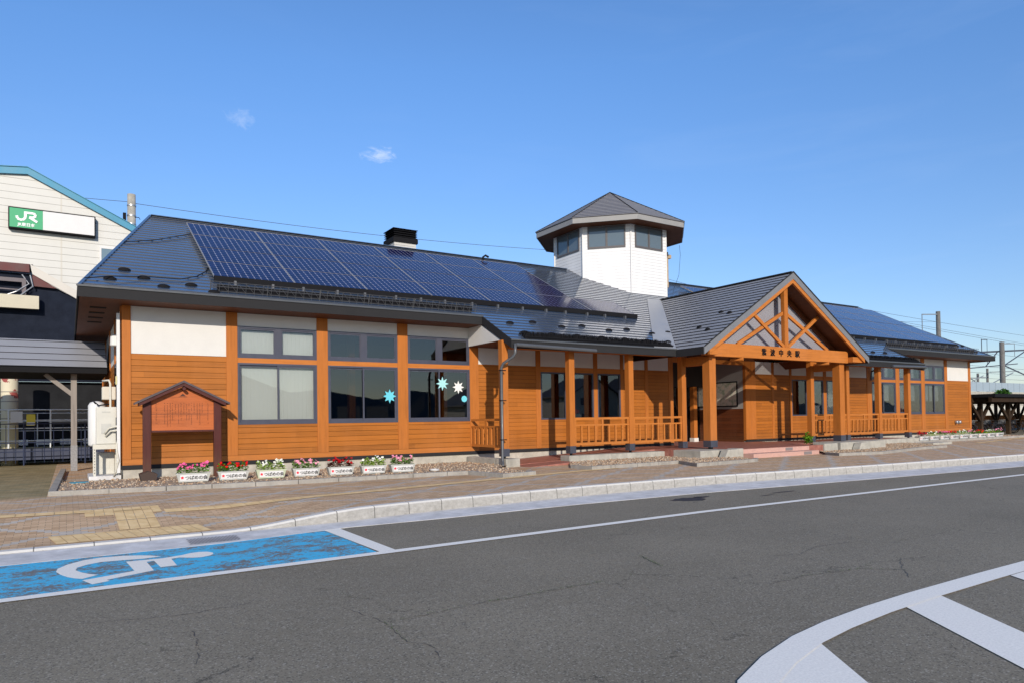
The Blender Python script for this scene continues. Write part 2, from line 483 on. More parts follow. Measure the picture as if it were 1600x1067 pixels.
def f_panel(N, b):
    o = N.obj(); x, y, z = N.xyz(o)
    # object space: x 0..2.4, y 0..1.42 ; cells 12 x 7
    cx = N.m('MULTIPLY', x, 12/2.40); cy = N.m('MULTIPLY', y, 7/1.40)
    fx = N.m('SUBTRACT', N.m('FRACT', cx), .5); fy = N.m('SUBTRACT', N.m('FRACT', cy), .5)
    ax = N.m('ABSOLUTE', fx); ay = N.m('ABSOLUTE', fy)
    gap = N.m('GREATER_THAN', ax, .472)
    corner = N.m('GREATER_THAN', N.m('ADD', ax, ay), .865)
    g2 = N.m('MAXIMUM', N.m('MULTIPLY', gap, .75), corner)
    bus = N.m('MULTIPLY', N.m('GREATER_THAN', ay, .47), .25)
    t = N.white(N.comb(N.m('FLOOR', cx), N.m('FLOOR', cy), 0.0))
    c = N.mix(t, (.003, .005, .042), (.006, .010, .068))
    c = N.mix(N.m('MAXIMUM', g2, bus), c, (.42, .42, .50))
    N.lk(c, b.inputs['Base Color'])
m_panel = mat('solar_cells', (.01, .02, .08), .10, spec=.30, fn=f_panel)
m_pframe = mat('panel_frame', (.46, .45, .44), .4, .5)

def glass(name, tint=(.45, .47, .48), refl=.02, rough=.012, k=1.25):
    mt = bpy.data.materials.new(name); mt.use_nodes = True; t = mt.node_tree; N = NT(t)
    t.nodes.remove(t.nodes['Principled BSDF']); out = t.nodes['Material Output']
    gl = N.n('ShaderNodeBsdfGlossy'); gl.inputs['Roughness'].default_value = rough; gl.inputs['Color'].default_value = (.9, .92, .95, 1)
    trn = N.n('ShaderNodeBsdfTransparent'); trn.inputs[0].default_value = (*tint, 1)
    fr = N.n('ShaderNodeFresnel'); fr.inputs[0].default_value = 1.55
    fac = N.m('ADD', N.m('MULTIPLY', fr.outputs[0], k), refl, clamp=True)
    mx = N.n('ShaderNodeMixShader'); N.lk(fac, mx.inputs[0]); N.lk(trn.outputs[0], mx.inputs[1]); N.lk(gl.outputs[0], mx.inputs[2])
    N.lk(mx.outputs[0], out.inputs[0])
    nb = N.bump(N.noise(N.geo(), .8, 2), .03, .03); N.lk(nb, gl.inputs['Normal'])
    return mt
m_glass = glass('window_glass')
m_glassc = glass('window_glass_clear', (.88, .90, .90), .0, .012, .9)

# ------------------------------------------------------------------ ground
def interp(pl, x):
    if x <= pl[0][0]: return pl[0][1]
    for (x0, y0), (x1, y1) in zip(pl, pl[1:]):
        if x <= x1: return y0+(y1-y0)*(x-x0)/(x1-x0)
    return pl[-1][1]
def sm(a, b, x):
    t = max(0, min(1, (x-a)/(b-a))); return t*t*(3-2*t)
KERB = [(-60, -10.1), (-2, -10.08), (.8, -10.08), (2.2, -10.0), (3, -9.98), (4.05, -9.8), (5.2, -9.66), (8.6, -9.47), (12.9, -9.47), (20.9, -10.15), (28.8, -10.67), (45, -11.6), (60, -12.4), (130, -16)]
GUT = [(-60, -10.92), (-.5, -10.92), (.7, -10.9), (2.8, -10.55), (4.7, -10.6), (7.8, -10.52), (11.6, -10.64), (18.8, -11.25), (25.5, -11.75), (45, -12.6), (60, -13.4), (130, -17)]
def kz(x): return -.185 + .185*sm(.9, 3.4, x)           # height of the kerb top
def hz(x, y):                                             # pavement height
    d = 1-sm(-10.0, -6.6, y)
    return (1-sm(.9, 3.4, x))*-.185*d
RZ = -.25
tag(MB().poly([(-1500, -1500, -.30), (2500, -1500, -.30), (2500, 2500, -.30), (-1500, 2500, -.30)]).build('ground', wear((.10, .11, .06), .3, .05, .95, name='far_ground', bumpst=0)), kind='structure')
# road: a fine sheet, following the gutter edge
xs = [-60+i*1.5 for i in range(128)]
mb = MB()
for a, b_ in zip(xs, xs[1:]):
    mb.poly([(a, -60, RZ), (b_, -60, RZ), (b_, interp(GUT, b_)+.02, RZ), (a, interp(GUT, a)+.02, RZ)])
tag(mb.build('road', m_asph), kind='structure')
# gutter strip and kerb
def finexs(lo=-60, hi=130):
    o = []; x = lo
    while x < hi:
        o.append(x); x += .25 if -3 < x < 6 else 1.0
    o.append(hi); return o
fx = finexs(); g = MB(); k = MB()
for a, b_ in zip(fx, fx[1:]):
    ga, gb, ka, kb = interp(GUT, a), interp(GUT, b_), interp(KERB, a), interp(KERB, b_)
    g.poly([(a, ga, RZ+.006), (b_, gb, RZ+.006), (b_, kb-.03, RZ+.03), (a, ka-.03, RZ+.03)])
    g.poly([(a, ga, RZ-.04), (b_, gb, RZ-.04), (b_, gb, RZ+.006), (a, ga, RZ+.006)])
    za, zb = kz(a), kz(b_)
    for (p0, q0), (p1, q1) in (((-.03, RZ), (-.012, -.03)), ((-.012, -.03), (.02, 0)), ((.02, 0), (.17, .003))):
        A0 = RZ if q0 == RZ else za+q0; B0 = RZ if q0 == RZ else zb+q0
        k.poly([(a, ka+p0, A0), (b_, kb+p0, B0), (b_, kb+p1, zb+q1), (a, ka+p1, za+q1)])
tag(g.build('gutter_strip', m_gutterst), kind='structure')
tag(k.build('kerb', m_kerb), kind='structure')
# pavement
mb = MB(); px = [-40, -20, -8, -4]+[-3+.25*i for i in range(33)]+[6, 8.6, 12.9, 16, 20.9, 25, 28.8, 36, 45, 60, 90, 130]
ty = [i*.01 for i in range(16)]+[.18, .24, .3, .36, .45, .6, .8, 1]
def pv(x, t):
    y0 = interp(KERB, x)+.165; y = y0+(18-y0)*t
    return (x, y, hz(x, y)-(.0 if t else .0))
for a, b_ in zip(px, px[1:]):
    for t0, t1 in zip(ty, ty[1:]): mb.poly([pv(a, t0), pv(b_, t0), pv(b_, t1), pv(a, t1)])
tag(mb.build('pavement', m_pave), kind='structure')
tag(MB().poly([(-60, 18.01, -.02), (200, 18.01, -.02), (200, 70, -.02), (-60, 70, -.02)]).build('railway_ground', m_gravel), kind='structure')
tag(MB().poly([(49.6, -7, .012), (130, -9, .012), (130, 17.9, .012), (49.6, 17.9, .012)]).build('side_road', m_asph), kind='structure')

# tactile strip
def quad_on(mb, pts, dz=.008):
    mb.poly([(x, y, hz(x, y)+dz) for x, y in pts])
ST = [(-2.4, -7.05), (-1.0, -7.15), (.3, -7.7), (1.2, -7.78), (4.16, -7.35), (6.69, -6.80), (11.7, -5.75), (13.6, -5.45)]
mb = MB(); x = -2.35
while x < 13.2:
    if not (-.98 < x < .12):
        y = interp(ST, x+.14); y2 = interp(ST, x+.28)-interp(ST, x)
        quad_on(mb, [(x, y-.17-y2/2, ), (x+.28, y-.17+y2/2), (x+.28, y+.17+y2/2), (x, y+.17-y2/2)], .010)
    x += .29
# bar tiles across the crossing
for i in range(14):
    for (ys, ye) in ((-9.85, -9.15),):
        x0 = -1.42+i*.155
        quad_on(mb, [(x0, ys), (x0+.145, ys), (x0+.145-.12, ye), (x0-.12, ye)])
for i in range(8):
    x0 = -1.02+i*.155
    for ys, ye in (((-9.1, -8.3), (-8.26, -7.4), (-7.36, -7.0)) if 3 <= i <= 6 else ((-7.75, -7.0),)):
        quad_on(mb, [(x0, ys), (x0+.145, ys), (x0+.145, ye), (x0, ye)])
x = 34
while x < 75:
    y = interp([(34, -5.8), (47.5, -3.5), (60, .9), (80, 4)], x)
    y2 = interp([(34, -5.8), (47.5, -3.5), (60, .9), (80, 4)], x+.3)-y
    if x > 38: quad_on(mb, [(x, y), (x+.28, y+y2), (x+.28, y+y2+.3), (x, y+.3)], .016)
    x += .3
tag(mb.build('tactile_paving', m_tact), kind='structure')

# drain grate
mb = MB()
for i in range(7):
    for j_ in range(14):
        x0 = .28+j_*.052+(i % 2)*.026; y0 = -10.78+i*.066; zz = RZ+.03+.024*(y0+10.9)/.87-.012
        mb.poly([(x0, y0, zz), (x0+.03, y0+.004, zz), (x0+.034, y0+.04, zz+.001), (x0+.004, y0+.036, zz+.001)])
tag(mb.build('drain_grate', m_wireg), 'black steel drain grate in the pale gutter beside the blue bay', 'drain grate')

# road markings
def strip(mb, pts, w, z):
    n = len(pts); L = []; Q = []
    for i, p in enumerate(pts):
        a = Vector(pts[max(i-1, 0)]); b_ = Vector(pts[min(i+1, n-1)]); d = (b_-a).normalized(); nn = Vector((-d.y, d.x))
        L.append(Vector(p)+nn*w/2); Q.append(Vector(p)-nn*w/2)
    for i in range(n-1):
        mb.poly([(*Q[i], z), (*Q[i+1], z), (*L[i+1], z), (*L[i], z)])
mb = MB(); strip(mb, [(-30, -13.3), (-1.87, -13.21), (2.5, -13.13), (9, -12.97), (22, -13.2), (40, -14.4), (70, -17)], .19, RZ+.012)
tag(mb.build('edge_line', m_white_line), kind='structure')
mb = MB(); mb.poly([(2.40, -13.04, RZ+.0125), (2.64, -13.03, RZ+.0125), (2.64, -10.62, RZ+.0125), (2.36, -10.70, RZ+.0125)])
mb.poly([(24.6, -12.6, RZ+.0125), (24.9, -12.6, RZ+.0125), (26.6, -11.9, RZ+.0125), (26.3, -11.9, RZ+.0125)])
tag(mb.build('bay_line', m_white_line), kind='structure')
mb = MB()
for a, b_ in zip([-9, -4, -.5, .7], [-4, -.5, .7, 2.38]):
    mb.poly([(a, -13.1, RZ+.004), (b_, -13.05, RZ+.004), (b_, interp(GUT, b_)-.01, RZ+.004), (a, interp(GUT, a)-.01, RZ+.004)])
tag(mb.build('blue_parking_bay', m_blue), kind='structure')
ARC = [(-1.127, -12.498), (-1.2, -12.416), (-1.279, -12.27), (-1.349, -12.061), (-1.398, -11.831), (-1.383, -11.615), (-1.281, -11.375), (-1.089, -11.156), (-0.891, -11.085), (-0.623, -11.128), (-0.424, -11.237), (-0.294, -11.344), (-0.185, -11.514), (-0.42, -11.541), (-0.643, -11.487), (-0.903, -11.451), (-1.058, -11.541), (-1.171, -11.688), (-1.191, -11.863), (-1.127, -12.069), (-1.047, -12.229), (-0.962, -12.345)]
BODY = [(-1.129, -12.59), (-0.867, -12.49), (-0.571, -12.36), (-0.619, -11.626), (-0.186, -11.668), (0.061, -11.579), (0.188, -11.492), (0.308, -11.468), (0.404, -11.519), (0.458, -11.643), (0.449, -11.749), (0.395, -11.85), (0.271, -11.913), (0.163, -11.881), (0.012, -11.749), (-0.089, -11.788), (-0.082, -12.307), (-0.272, -12.319), (-0.3, -11.789), (-0.389, -11.815), (-0.363, -12.474), (-0.55, -12.572), (-0.883, -12.734), (-0.858, -12.822), (-1.034, -12.9)]
mb = MB()
from mathutils.geometry import tessellate_polygon
for P in (ARC, BODY):
    V = [Vector((a, b_, 0)) for a, b_ in P]
    for t in tessellate_polygon([V]): mb.poly([(V[i].x, V[i].y, RZ+.008) for i in t])
tag(mb.build('wheelchair_symbol', m_white_line), kind='structure')
# hatched island bottom right
mb = MB()
OUT = [(2.0, -20.2), (2.15, -19.75), (2.36, -19.40), (2.68, -19.14), (3.2, -18.93), (3.8, -18.76), (4.35, -18.67), (5.1, -18.60), (5.9, -18.565), (7.4, -18.55), (9, -18.56), (14, -18.6), (30, -18.8)]
strip(mb, OUT, .25, RZ+.012)
mb2 = MB()
mb2.poly([(3.86, -18.80, RZ+.008), (3.45, -18.86, RZ+.008), (2.95, -19.04, RZ+.008), (2.25, -20.0, RZ+.008), (2.7, -20.4, RZ+.008)])
for a in (5.42, 7.62, 9.82, 12.0):
    mb2.poly([(a, -18.68, RZ+.008), (a+.68, -18.68, RZ+.008), (a+.68-1.85, -21.28, RZ+.008), (a-1.85, -21.28, RZ+.008)])
tag(mb.build('island_outline', m_white_line), kind='structure')
tag(mb2.build('island_hatching', m_white_line), kind='structure')
m_stain = wear((.022, .022, .023), .2, 8, .6, name='damp_patch')
mb = MB()
for cx, cy, rx, ry in ((10.35, -11.35, .42, .28), (10.9, -11.2, .22, .12), (13.2, -11.7, .5, .05), (12.3, -11.9, .25, .04)):
    n = 18; mb.poly([(cx+rx*(1+.25*random.uniform(-1, 1))*math.cos(6.283*i/n), cy+ry*(1+.25*random.uniform(-1, 1))*math.sin(6.283*i/n), RZ+.004) for i in range(n)])
tag(mb.build('damp_stain', m_stain), kind='structure')
# weeds in the cracks
m_tar = wear((.055, .052, .048), .3, 10, .6, name='oil_mark')
m_weed = wear((.075, .11, .03), .4, 30, .7, name='weed_green')
mb = MB()
def weedline(pts, n, r):
    for i in range(n):
        t = random.random()*(len(pts)-1); j = int(t); f = t-j
        a, b_ = Vector(pts[j]), Vector(pts[min(j+1, len(pts)-1)]); p = a.lerp(b_, f)
        p += Vector((random.gauss(0, .012), random.gauss(0, .012)))
        s_ = r*random.uniform(.4, 1.2); an = random.uniform(0, 6.28)
        d = Vector((math.cos(an), math.sin(an)))*s_
        mb.poly([(p.x-d.x, p.y-d.y, RZ+.004), (p.x+d.y*.4, p.y-d.x*.4, RZ+.012), (p.x+d.x, p.y+d.y, RZ+.008+s_)])
CRACKS = [[(1.16, -16.27), (1.51, -16.27), (1.83, -16.23), (2.28, -16.2), (2.56, -16.23), (3.07, -16.2), (3.53, -16.22), (3.8, -16.23)],
          [(1.03, -15.6), (1.16, -16.27), (1.14, -16.57), (1.11, -16.93), (1.24, -17.1), (1.14, -17.45)], [(5.11, -15.39), (4.96, -15.79), (4.86, -16.05)],
          [(5.15, -17.36), (5.74, -17.34), (6.32, -17.44), (6.66, -17.51), (7.03, -17.87)], [(7.6, -17.45), (7.05, -17.8), (6.6, -18.1)], [(-.34, -15.52), (-.36, -16.03), (-.46, -16.51)],
          [(6.4, -16.4), (6.9, -16.55), (7.5, -16.35), (8.6, -16.5)], [(8.6, -14.6), (9.3, -14.75), (10.3, -14.6)], [(-1.4, -14.6), (-.4, -14.9), (.5, -14.8)]]
weedline(CRACKS[0][3:], 110, .013); weedline(CRACKS[0][:4], 50, .007); weedline(CRACKS[1][1:4], 40, .010); weedline(CRACKS[2], 50, .016); weedline(CRACKS[3][2:], 45, .012); weedline(CRACKS[3][:3], 45, .008)
cm = MB(); rc = random.Random(4)
for L_ in CRACKS:
    P_ = []
    for a, b_ in zip(L_, L_[1:]):
        n_ = max(2, int(math.dist(a, b_)/.05))
        for q in range(n_): P_.append((a[0]+(b_[0]-a[0])*q/n_+rc.gauss(0, .010), a[1]+(b_[1]-a[1])*q/n_+rc.gauss(0, .014)))
    for a, b_ in zip(P_, P_[1:]):
        if rc.random() < .12: continue
        strip(cm, [a, b_], rc.uniform(.003, .011), RZ+.003)
tag(cm.build('road_cracks', m_tar), kind='structure')
tag(mb.build('crack_weeds', m_weed), 'low green weeds growing in cracks of the asphalt', 'weeds', kind='stuff')

# gravel beds and their curbs
def ribbon_curb(name, pts, w=.16, h=.11, close=False):
    mb = MB(); P = [Vector(p) for p in pts]; n = len(P); O = []; I = []
    for i in range(n):
        a = P[max(i-1, 0)]; b_ = P[min(i+1, n-1)]; d = (b_-a).normalized(); nn = Vector((-d.y, d.x)); O.append(P[i]); I.append(P[i]+nn*w)
    for i in range(n-1):
        L = (P[i+1]-P[i]).length; m_ = max(1, round(L/1.0))
        for q in range(m_):
            t0, t1 = q/m_+.006/L, (q+1)/m_-.006/L
            a, b_ = O[i].lerp(O[i+1], t0), O[i].lerp(O[i+1], t1); c, d = I[i].lerp(I[i+1], t1), I[i].lerp(I[i+1], t0)
            mb.prism([(*a, -.05), (*b_, -.05), (*c, -.05), (*d, -.05)], (0, 0, h+.05))
    return tag(mb.build(name, m_curb, bevel=.012), kind='structure')
ribbon_curb('gravel_bed_curb', [(-1.5, 6.3), (-1.66, -3.42), (.7, -3.8), (2.68, -4.14), (7.89, -4.46), (8.5, -4.58), (8.7, -6.15), (9.9, -6.02), (10.0, -5.6)])
ribbon_curb('gravel_bed_curb', [(12.2, -4.6), (12.25, -5.6), (16.17, -5.45), (15.5, -6.85), (18.74, -6.6), (19.2, -6.3)])
ribbon_curb('gravel_bed_curb', [(24.0, -5.7), (23.7, -6.5), (25.89, -7.0), (30.3, -6.2), (33.0, -6.0)])
ribbon_curb('gravel_bed_curb', [(36.4, -2.75), (41, -2.75), (47.6, -2.75), (51.5, -2.75)], h=.12)
def gravel(name, poly):
    mb = MB(); V = [Vector((x, y, 0)) for x, y in poly]
    for t in tessellate_polygon([V]): mb.poly([(V[i].x, V[i].y, .07) for i in t])
    rnd = random.Random(5)
    x0, x1 = min(p[0] for p in poly), max(p[0] for p in poly); y0, y1 = min(p[1] for p in poly), max(p[1] for p in poly)
    def inside(x, y):
        c = False
        for (ax, ay), (bx, by) in zip(poly, poly[1:]+poly[:1]):
            if (ay > y) != (by > y) and x < (bx-ax)*(y-ay)/(by-ay)+ax: c = not c
        return c
    n = int((x1-x0)*(y1-y0)*85)
    for _ in range(min(n, 6000)):
        x, y = rnd.uniform(x0, x1), rnd.uniform(y0, y1)
        if not inside(x, y): continue
        r = rnd.uniform(.018, .045); a = rnd.uniform(0, 6.28); z = .07
        pts = [(x+r*math.cos(a+q*1.2566)*rnd.uniform(.7, 1.2), y+r*math.sin(a+q*1.2566)*rnd.uniform(.7, 1.2), z) for q in range(5)]
        top = [(px_*.6+x*.4, py_*.6+y*.4, z+r*rnd.uniform(.5, .9)) for px_, py_, _z in pts]
        i = len(mb.v); mb.v += pts+top; mb.f.append(tuple(range(i+5, i+10)))
        for q in range(5): mb.f.append((i+q, i+(q+1) % 5, i+5+(q+1) % 5, i+5+q))
    return tag(mb.build(name, m_gravel), 'brown pebble gravel filling the beds along the station wall', 'gravel', kind='stuff')
gravel('gravel', [(-1.4, 6.2), (-1.5, -3.3), (.7, -3.66), (2.7, -4.0), (7.9, -4.32), (8.6, -4.45), (8.85, -6.0), (9.9, -5.9), (10.3, -3.3), (11.3, -2.5), (11.3, .0), (-1.4, .05)])
gravel('gravel', [(12.35, -4.4), (12.4, -5.45), (16.3, -5.3), (15.7, -6.7), (18.7, -6.45), (20.0, -4.8), (20.0, -2.7), (13.6, -2.7)])
gravel('gravel', [(24.2, -5.6), (23.9, -6.35), (25.9, -6.85), (30.3, -6.05), (33, -5.8), (36, -2.6), (27, -2.6), (25.6, -4.4)])
gravel('gravel', [(36.4, -2.6), (51.4, -2.6), (51.4, 0), (36.4, 0)])

# ------------------------------------------------------------------ station building
B = empty('station_building', (24.4, 0, 0))
tag(B, 'long single-storey timber station with blue metal roof, solar panels and white octagonal tower', 'station building')
S = .53                                  # roof pitch
EV = -1.04; EZ = 5.2; RY = 6.9; RZZ = EZ+S*(RY-EV)
XL, XR = -1.04, 49.85; HL, HR = 1.35, 47.6
def rz(y): return EZ+S*(y-EV)

def clip(poly, axis, lim, keep_above):
    out = []
    for i in range(len(poly)):
        a, b_ = poly[i], poly[(i+1) % len(poly)]
        ia = (a[axis] >= lim) if keep_above else (a[axis] <= lim); ib = (b_[axis] >= lim) if keep_above else (b_[axis] <= lim)
        if ia: out.append(a)
        if ia != ib:
            t = (lim-a[axis])/(b_[axis]-a[axis]); q = [a[0]+(b_[0]-a[0])*t, a[1]+(b_[1]-a[1])*t]; q[axis] = lim; out.append(tuple(q))
    return out
def stepped(mb, poly, pitch, step, lift):
    """poly in (u, v), v rises up the slope; lift(u, v, extra) gives the 3-D point"""
    v0, v1 = min(p[1] for p in poly), max(p[1] for p in poly); a = v0
    while a < v1-1e-6:
        b_ = min(a+pitch, v1)
        q = clip(clip(poly, 1, a, True), 1, b_, False)
        if len(q) >= 3:
            ex = lambda v: step*(1-(v-a)/pitch)
            mb.poly([lift(u, v, ex(v)) for u, v in q])
            us = [p[0] for p in q if abs(p[1]-a) < 1e-5]
            if len(us) >= 2:
                mb.poly([lift(min(us), a, 0), lift(max(us), a, 0), lift(max(us), a, step), lift(min(us), a, step)]); mb.mi[len(mb.f)-1] = 1
        a = b_
PY = -2.95; PXL, PXR = 11.1, 37.2      # lower eave over the porch
GA, GX0, GX1 = 24.11, 18.7, 29.53     # portico gable
GZ = 7.48; GS = (GZ-4.17)/(GA-GX0)
vy = EV+(GZ-EZ)/S
rf = MB()
L1 = lambda u, v, e: (u, v, rz(v)+e)
stepped(rf, [(XL, EV), (PXL, EV), (PXL, PY), (GX0+.02, PY), (GA, vy), (GA, RY), (HL, RY)], .265, .022, L1)
stepped(rf, [(GA, RY), (GA, vy), (GX1-.02, PY), (PXR, PY), (PXR, EV), (XR, EV), (HR, RY)], .265, .022, L1)
BYE = 2*RY-EV
stepped(rf, [(XL, EV), (XR, EV), (HR, RY), (HL, RY)], .265, .022, lambda u, v, e: (u, 2*RY-v, rz(v)+e))
# hipped ends
stepped(rf, [(EV, 0), (BYE, 0), (RY, HL-XL)], .09, .022, lambda u, v, e: (XL+v, u, EZ+(RZZ-EZ)*v/(HL-XL)+e))
stepped(rf, [(EV, 0), (BYE, 0), (RY, XR-HR)], .09, .022, lambda u, v, e: (XR-v, u, EZ+(RZZ-EZ)*v/(XR-HR)+e))
roof = rf.build('roof', [m_roof, m_seam], B)
# ridge and hip caps, valley flashing
mb = MB(); mb.bar((HL, RY, RZZ+.03), (20.9, RY, RZZ+.03), .22, .025); mb.bar((27.2, RY, RZZ+.03), (HR, RY, RZZ+.03), .22, .025)
for a, b_ in (((XL, EV, EZ+.03), (HL, RY, RZZ+.03)), ((XR, EV, EZ+.03), (HR, RY, RZZ+.03)), ((XL, BYE, EZ+.03), (HL, RY, RZZ+.03)), ((XR, BYE, EZ+.03), (HR, RY, RZZ+.03))):
    mb.bar(a, b_, .09, .03)
mb.build('ridge_cap', m_roof, roof)
mb = MB()
for s_ in (-1, 1):
    e0 = Vector((GX0 if s_ < 0 else GX1, PY, rz(PY))); e1 = Vector((GA, vy, GZ))
    if s_ < 0:
        mb.poly([e0+Vector((-1.15, 0, .03)), e0+Vector((0.02, 0, .05)), e1+Vector((0.0, 0, .05)), e1+Vector((-.95, -.0, .03))])
    else:
        mb.poly([e0+Vector((.7, 0, .03)), e0+Vector((0, 0, .05)), e1+Vector((0, 0, .05)), e1+Vector((.7, 0, .03))])
mb.build('valley_flashing', m_flash, roof)
# solar panels
def panel_mesh():
    mb = MB(); mb.box(0, 2.40, 0, 1.40, 0, .04)
    f = MB(); 
    for bx in ((-.015, 2.415, -.015, 0, -.01, .048), (-.015, 2.415, 1.40, 1.415, -.01, .048), (-.015, 0, 0, 1.40, -.01, .048), (2.40, 2.415, 0, 1.40, -.01, .048)): f.box(*bx)
    n = len(mb.f)
    i = len(mb.v); mb.v += f.v; mb.f += [tuple(i+k_ for k_ in q) for q in f.f]
    o = mb.build('solar_panel', [m_panel, m_pframe])
    for j, p in enumerate(o.data.polygons): p.material_index = 0 if j < n else 1
    return o
sp = panel_mesh()
TILT = math.atan(S)
def place_panel(x, y, first=[True]):
    o = sp if first[0] else sp.copy()
    if not first[0]: COL.objects.link(o)
    first[0] = False
    o.location = Vector((x, y, rz(y)+.13)); par(o, roof); o.rotation_euler = (TILT, 0, 0)
RP = 1.436*math.cos(TILT)*1.115
for r in range(4):
    y = .24+r*1.43
    for c in range(6+(r == 0)): place_panel(2.47+c*2.447, y)
    for c in range(8): place_panel(28.35+c*2.43, y)
roofkid_scale = 1.43/(1.40*math.cos(TILT)+.03)
for o in list(bpy.data.objects):
    if o.name.startswith('solar_panel'): o.scale = (1, 1.43/(1.415*math.cos(TILT)), 1)
mb = MB()
mb.box(2.45, 19.6, .14, .22, rz(.2)-.0, rz(.2)+.185); mb.box(28.35, 47.6, .14, .22, rz(.2), rz(.2)+.185)
each(mb, 'panel_rail', m_black, roof)
br = MB(); x = 3.0
while x < 47.5:
    if x < 19.4 or x > 28.5: br.box(x, x+.07, .03, .15, rz(.05)-.01, rz(.05)+.13)
    x += 1.12 if random.random() > .4 else .95
each(br, 'panel_bracket', m_wireg, roof)
# snow stoppers (dark half rounds)
st = MB().lathe((0, 0, 0), [(.17, 0), (.15, .04), (.09, .075), (.0001, .08)], 12).build('snow_stopper', m_black)
SPOTS = [(-.3, -.35), (.55, -.05), (1.0, -.62), (1.75, -.32), (2.3, -.75), (.1, .5)]
SPOTS += [(12.0+i*1.15, -1.45+.25*(i % 2)) for i in range(8)] + [(12.1+i*1.15, -2.25) for i in range(7)]
SPOTS += [(31+i*1.15, -1.75) for i in range(5)]+[(47.2, -.6), (47.9, .3), (48.6, -.5), (49.0, .5)]
first = True
for x, y in SPOTS:
    o = st if first else st.copy()
    if not first: COL.objects.link(o)
    first = False
    o.location = Vector((x, y, rz(y)+.02)); par(o, roof); o.rotation_euler = (TILT, 0, 0); o.scale = (1.0, .55, .75)
# snow guards: lattice of wire above the eaves
def snow_guard(x0, x1, y, h=.26):
    mb = MB(); z = rz(y)+.05; n = max(2, int((x1-x0)/.24)); d = -.10
    for zz in (0, h*.5, h): mb.tube([(x0, y+d*zz/h, z+zz), (x1, y+d*zz/h, z+zz)], .011, 4)
    for i in range(n+1):
        x = x0+(x1-x0)*i/n
        mb.tube([(x, y, z-.05), (x, y+d, z+h)], .007, 4)
        if i < n: mb.tube([(x, y+d, z+h), (x+(x1-x0)/n, y, z)], .006, 4)
    for i in range(int((x1-x0)/1.6)+1): mb.tube([(x0+i*1.6, y+.3, z+.02), (x0+i*1.6, y, z-.02), (x0+i*1.6, y-.12, z+h+.02)], .014, 4)
    return mb.build('snow_guard', m_wireg, roof)
snow_guard(2.2, 11.0, -.72); snow_guard(37.6, 48.2, -.72)
mb = MB(); mb.box(2.4, 10.9, -.66, -.58, rz(-.62)+.02, rz(-.62)+.2)

def bristle(x0, x1):
    q = MB(); rb = random.Random(int(x0)); x = x0
    for yy, h0 in ((-2.78, .20), (-2.62, .18), (-2.45, .15)):
        x = x0
        while x < x1:
            h = h0*rb.uniform(.6, 1.25); lean = rb.uniform(-.05, .05); w_ = .05
            q.poly([(x, yy, rz(yy)+.02), (x+w_, yy, rz(yy)+.02), (x+w_*.5+lean, yy+rb.uniform(-.06, .02), rz(yy)+h)])
            q.poly([(x, yy, rz(yy)+.02), (x+.02, yy+.08, rz(yy+.08)+.02), (x+lean, yy+.04, rz(yy)+h)])
            x += .022
    q.box(x0, x1, -2.80, -2.42, rz(-2.8)-.02, rz(-2.8)+.12)
    q.tube([(x0, -2.86, rz(-2.86)+.12), (x1, -2.86, rz(-2.86)+.12)], .01, 4)
    return q.build('snow_brush', m_black, roof)
bristle(11.75, 18.7); bristle(30.2, 37.0); mb.box(37.8, 48, -.66, -.58, rz(-.62), rz(-.62)+.2)
each(mb, 'snow_catcher', m_black, roof)
# roof cables
mb = MB()
mb.tube([(-.9, -.9, EZ+.25), (-.3, -.45, rz(-.4)+.1), (.6, -.05, rz(-.1)+.09), (1.5, .0, rz(0)+.06), (2.0, .4, rz(.4)+.05), (2.35, .95, rz(.95)+.05), (2.5, 1.4, rz(1.4)+.08)], .014, 6)
mb.tube([(.25, 3.1, rz(3.1)+.05), (1.2, 3.7, rz(3.7)+.05), (2.5, 4.9, rz(4.9)+.07)], .014, 6)
each(mb, 'roof_cable', m_black, roof)
mb = MB(); mb.tube([(15.35, 6.1, rz(6.1)), (15.35, 6.1, rz(6.1)+.3), (15.45, 6.05, rz(6.1)+.38), (15.6, 6.0, rz(6.1)+.30)], .05, 8)
mb.build('vent_pipe', m_black, roof)

# eaves: fascia boards, soffits
fa = MB(); FH = .27
fa.box(XL, PXL, EV-.03, EV, EZ-FH, EZ+.03); fa.box(PXR, XR, EV-.03, EV, EZ-FH, EZ+.03)
fa.box(XL-.03, XL, EV-.03, BYE+.03, EZ-FH, EZ+.03); fa.box(XR, XR+.03, EV-.03, BYE+.03, EZ-FH, EZ+.03)
fa.box(XL, XR, BYE, BYE+.03, EZ-FH, EZ+.03)
fa.box(PXL, GX0, PY-.03, PY, rz(PY)-.25, rz(PY)+.03); fa.box(GX1, PXR, PY-.03, PY, rz(PY)-.25, rz(PY)+.03)
for x, sg in ((PXL, -1), (PXR, 1)):
    xa, xb = (x-.03, x) if sg < 0 else (x, x+.03)
    fa.prism([(xa, EV-.03, EZ+.03), (xa, EV-.03, EZ-FH), (xa, PY-.03, rz(PY)-.25), (xa, PY-.03, rz(PY)+.03)], (xb-xa, 0, 0))
each(fa, 'fascia', m_fascia, B)
cap = MB(); cap.box(XL-.05, PXL+.02, EV-.06, EV-.03, EZ+.0, EZ+.05); cap.box(PXR-.02, XR+.05, EV-.06, EV-.03, EZ, EZ+.05)
cap.box(PXL-.04, GX0, PY-.06, PY-.03, rz(PY), rz(PY)+.05); cap.box(GX1, PXR+.04, PY-.06, PY-.03, rz(PY), rz(PY)+.05)
each(cap, 'eave_trim', m_gutter, B)
so_ = MB()
so_.box(XL+.02, PXL, EV, 0.02, 4.935, 4.955); so_.box(PXR, XR-.02, EV, 0.02, 4.935, 4.955)
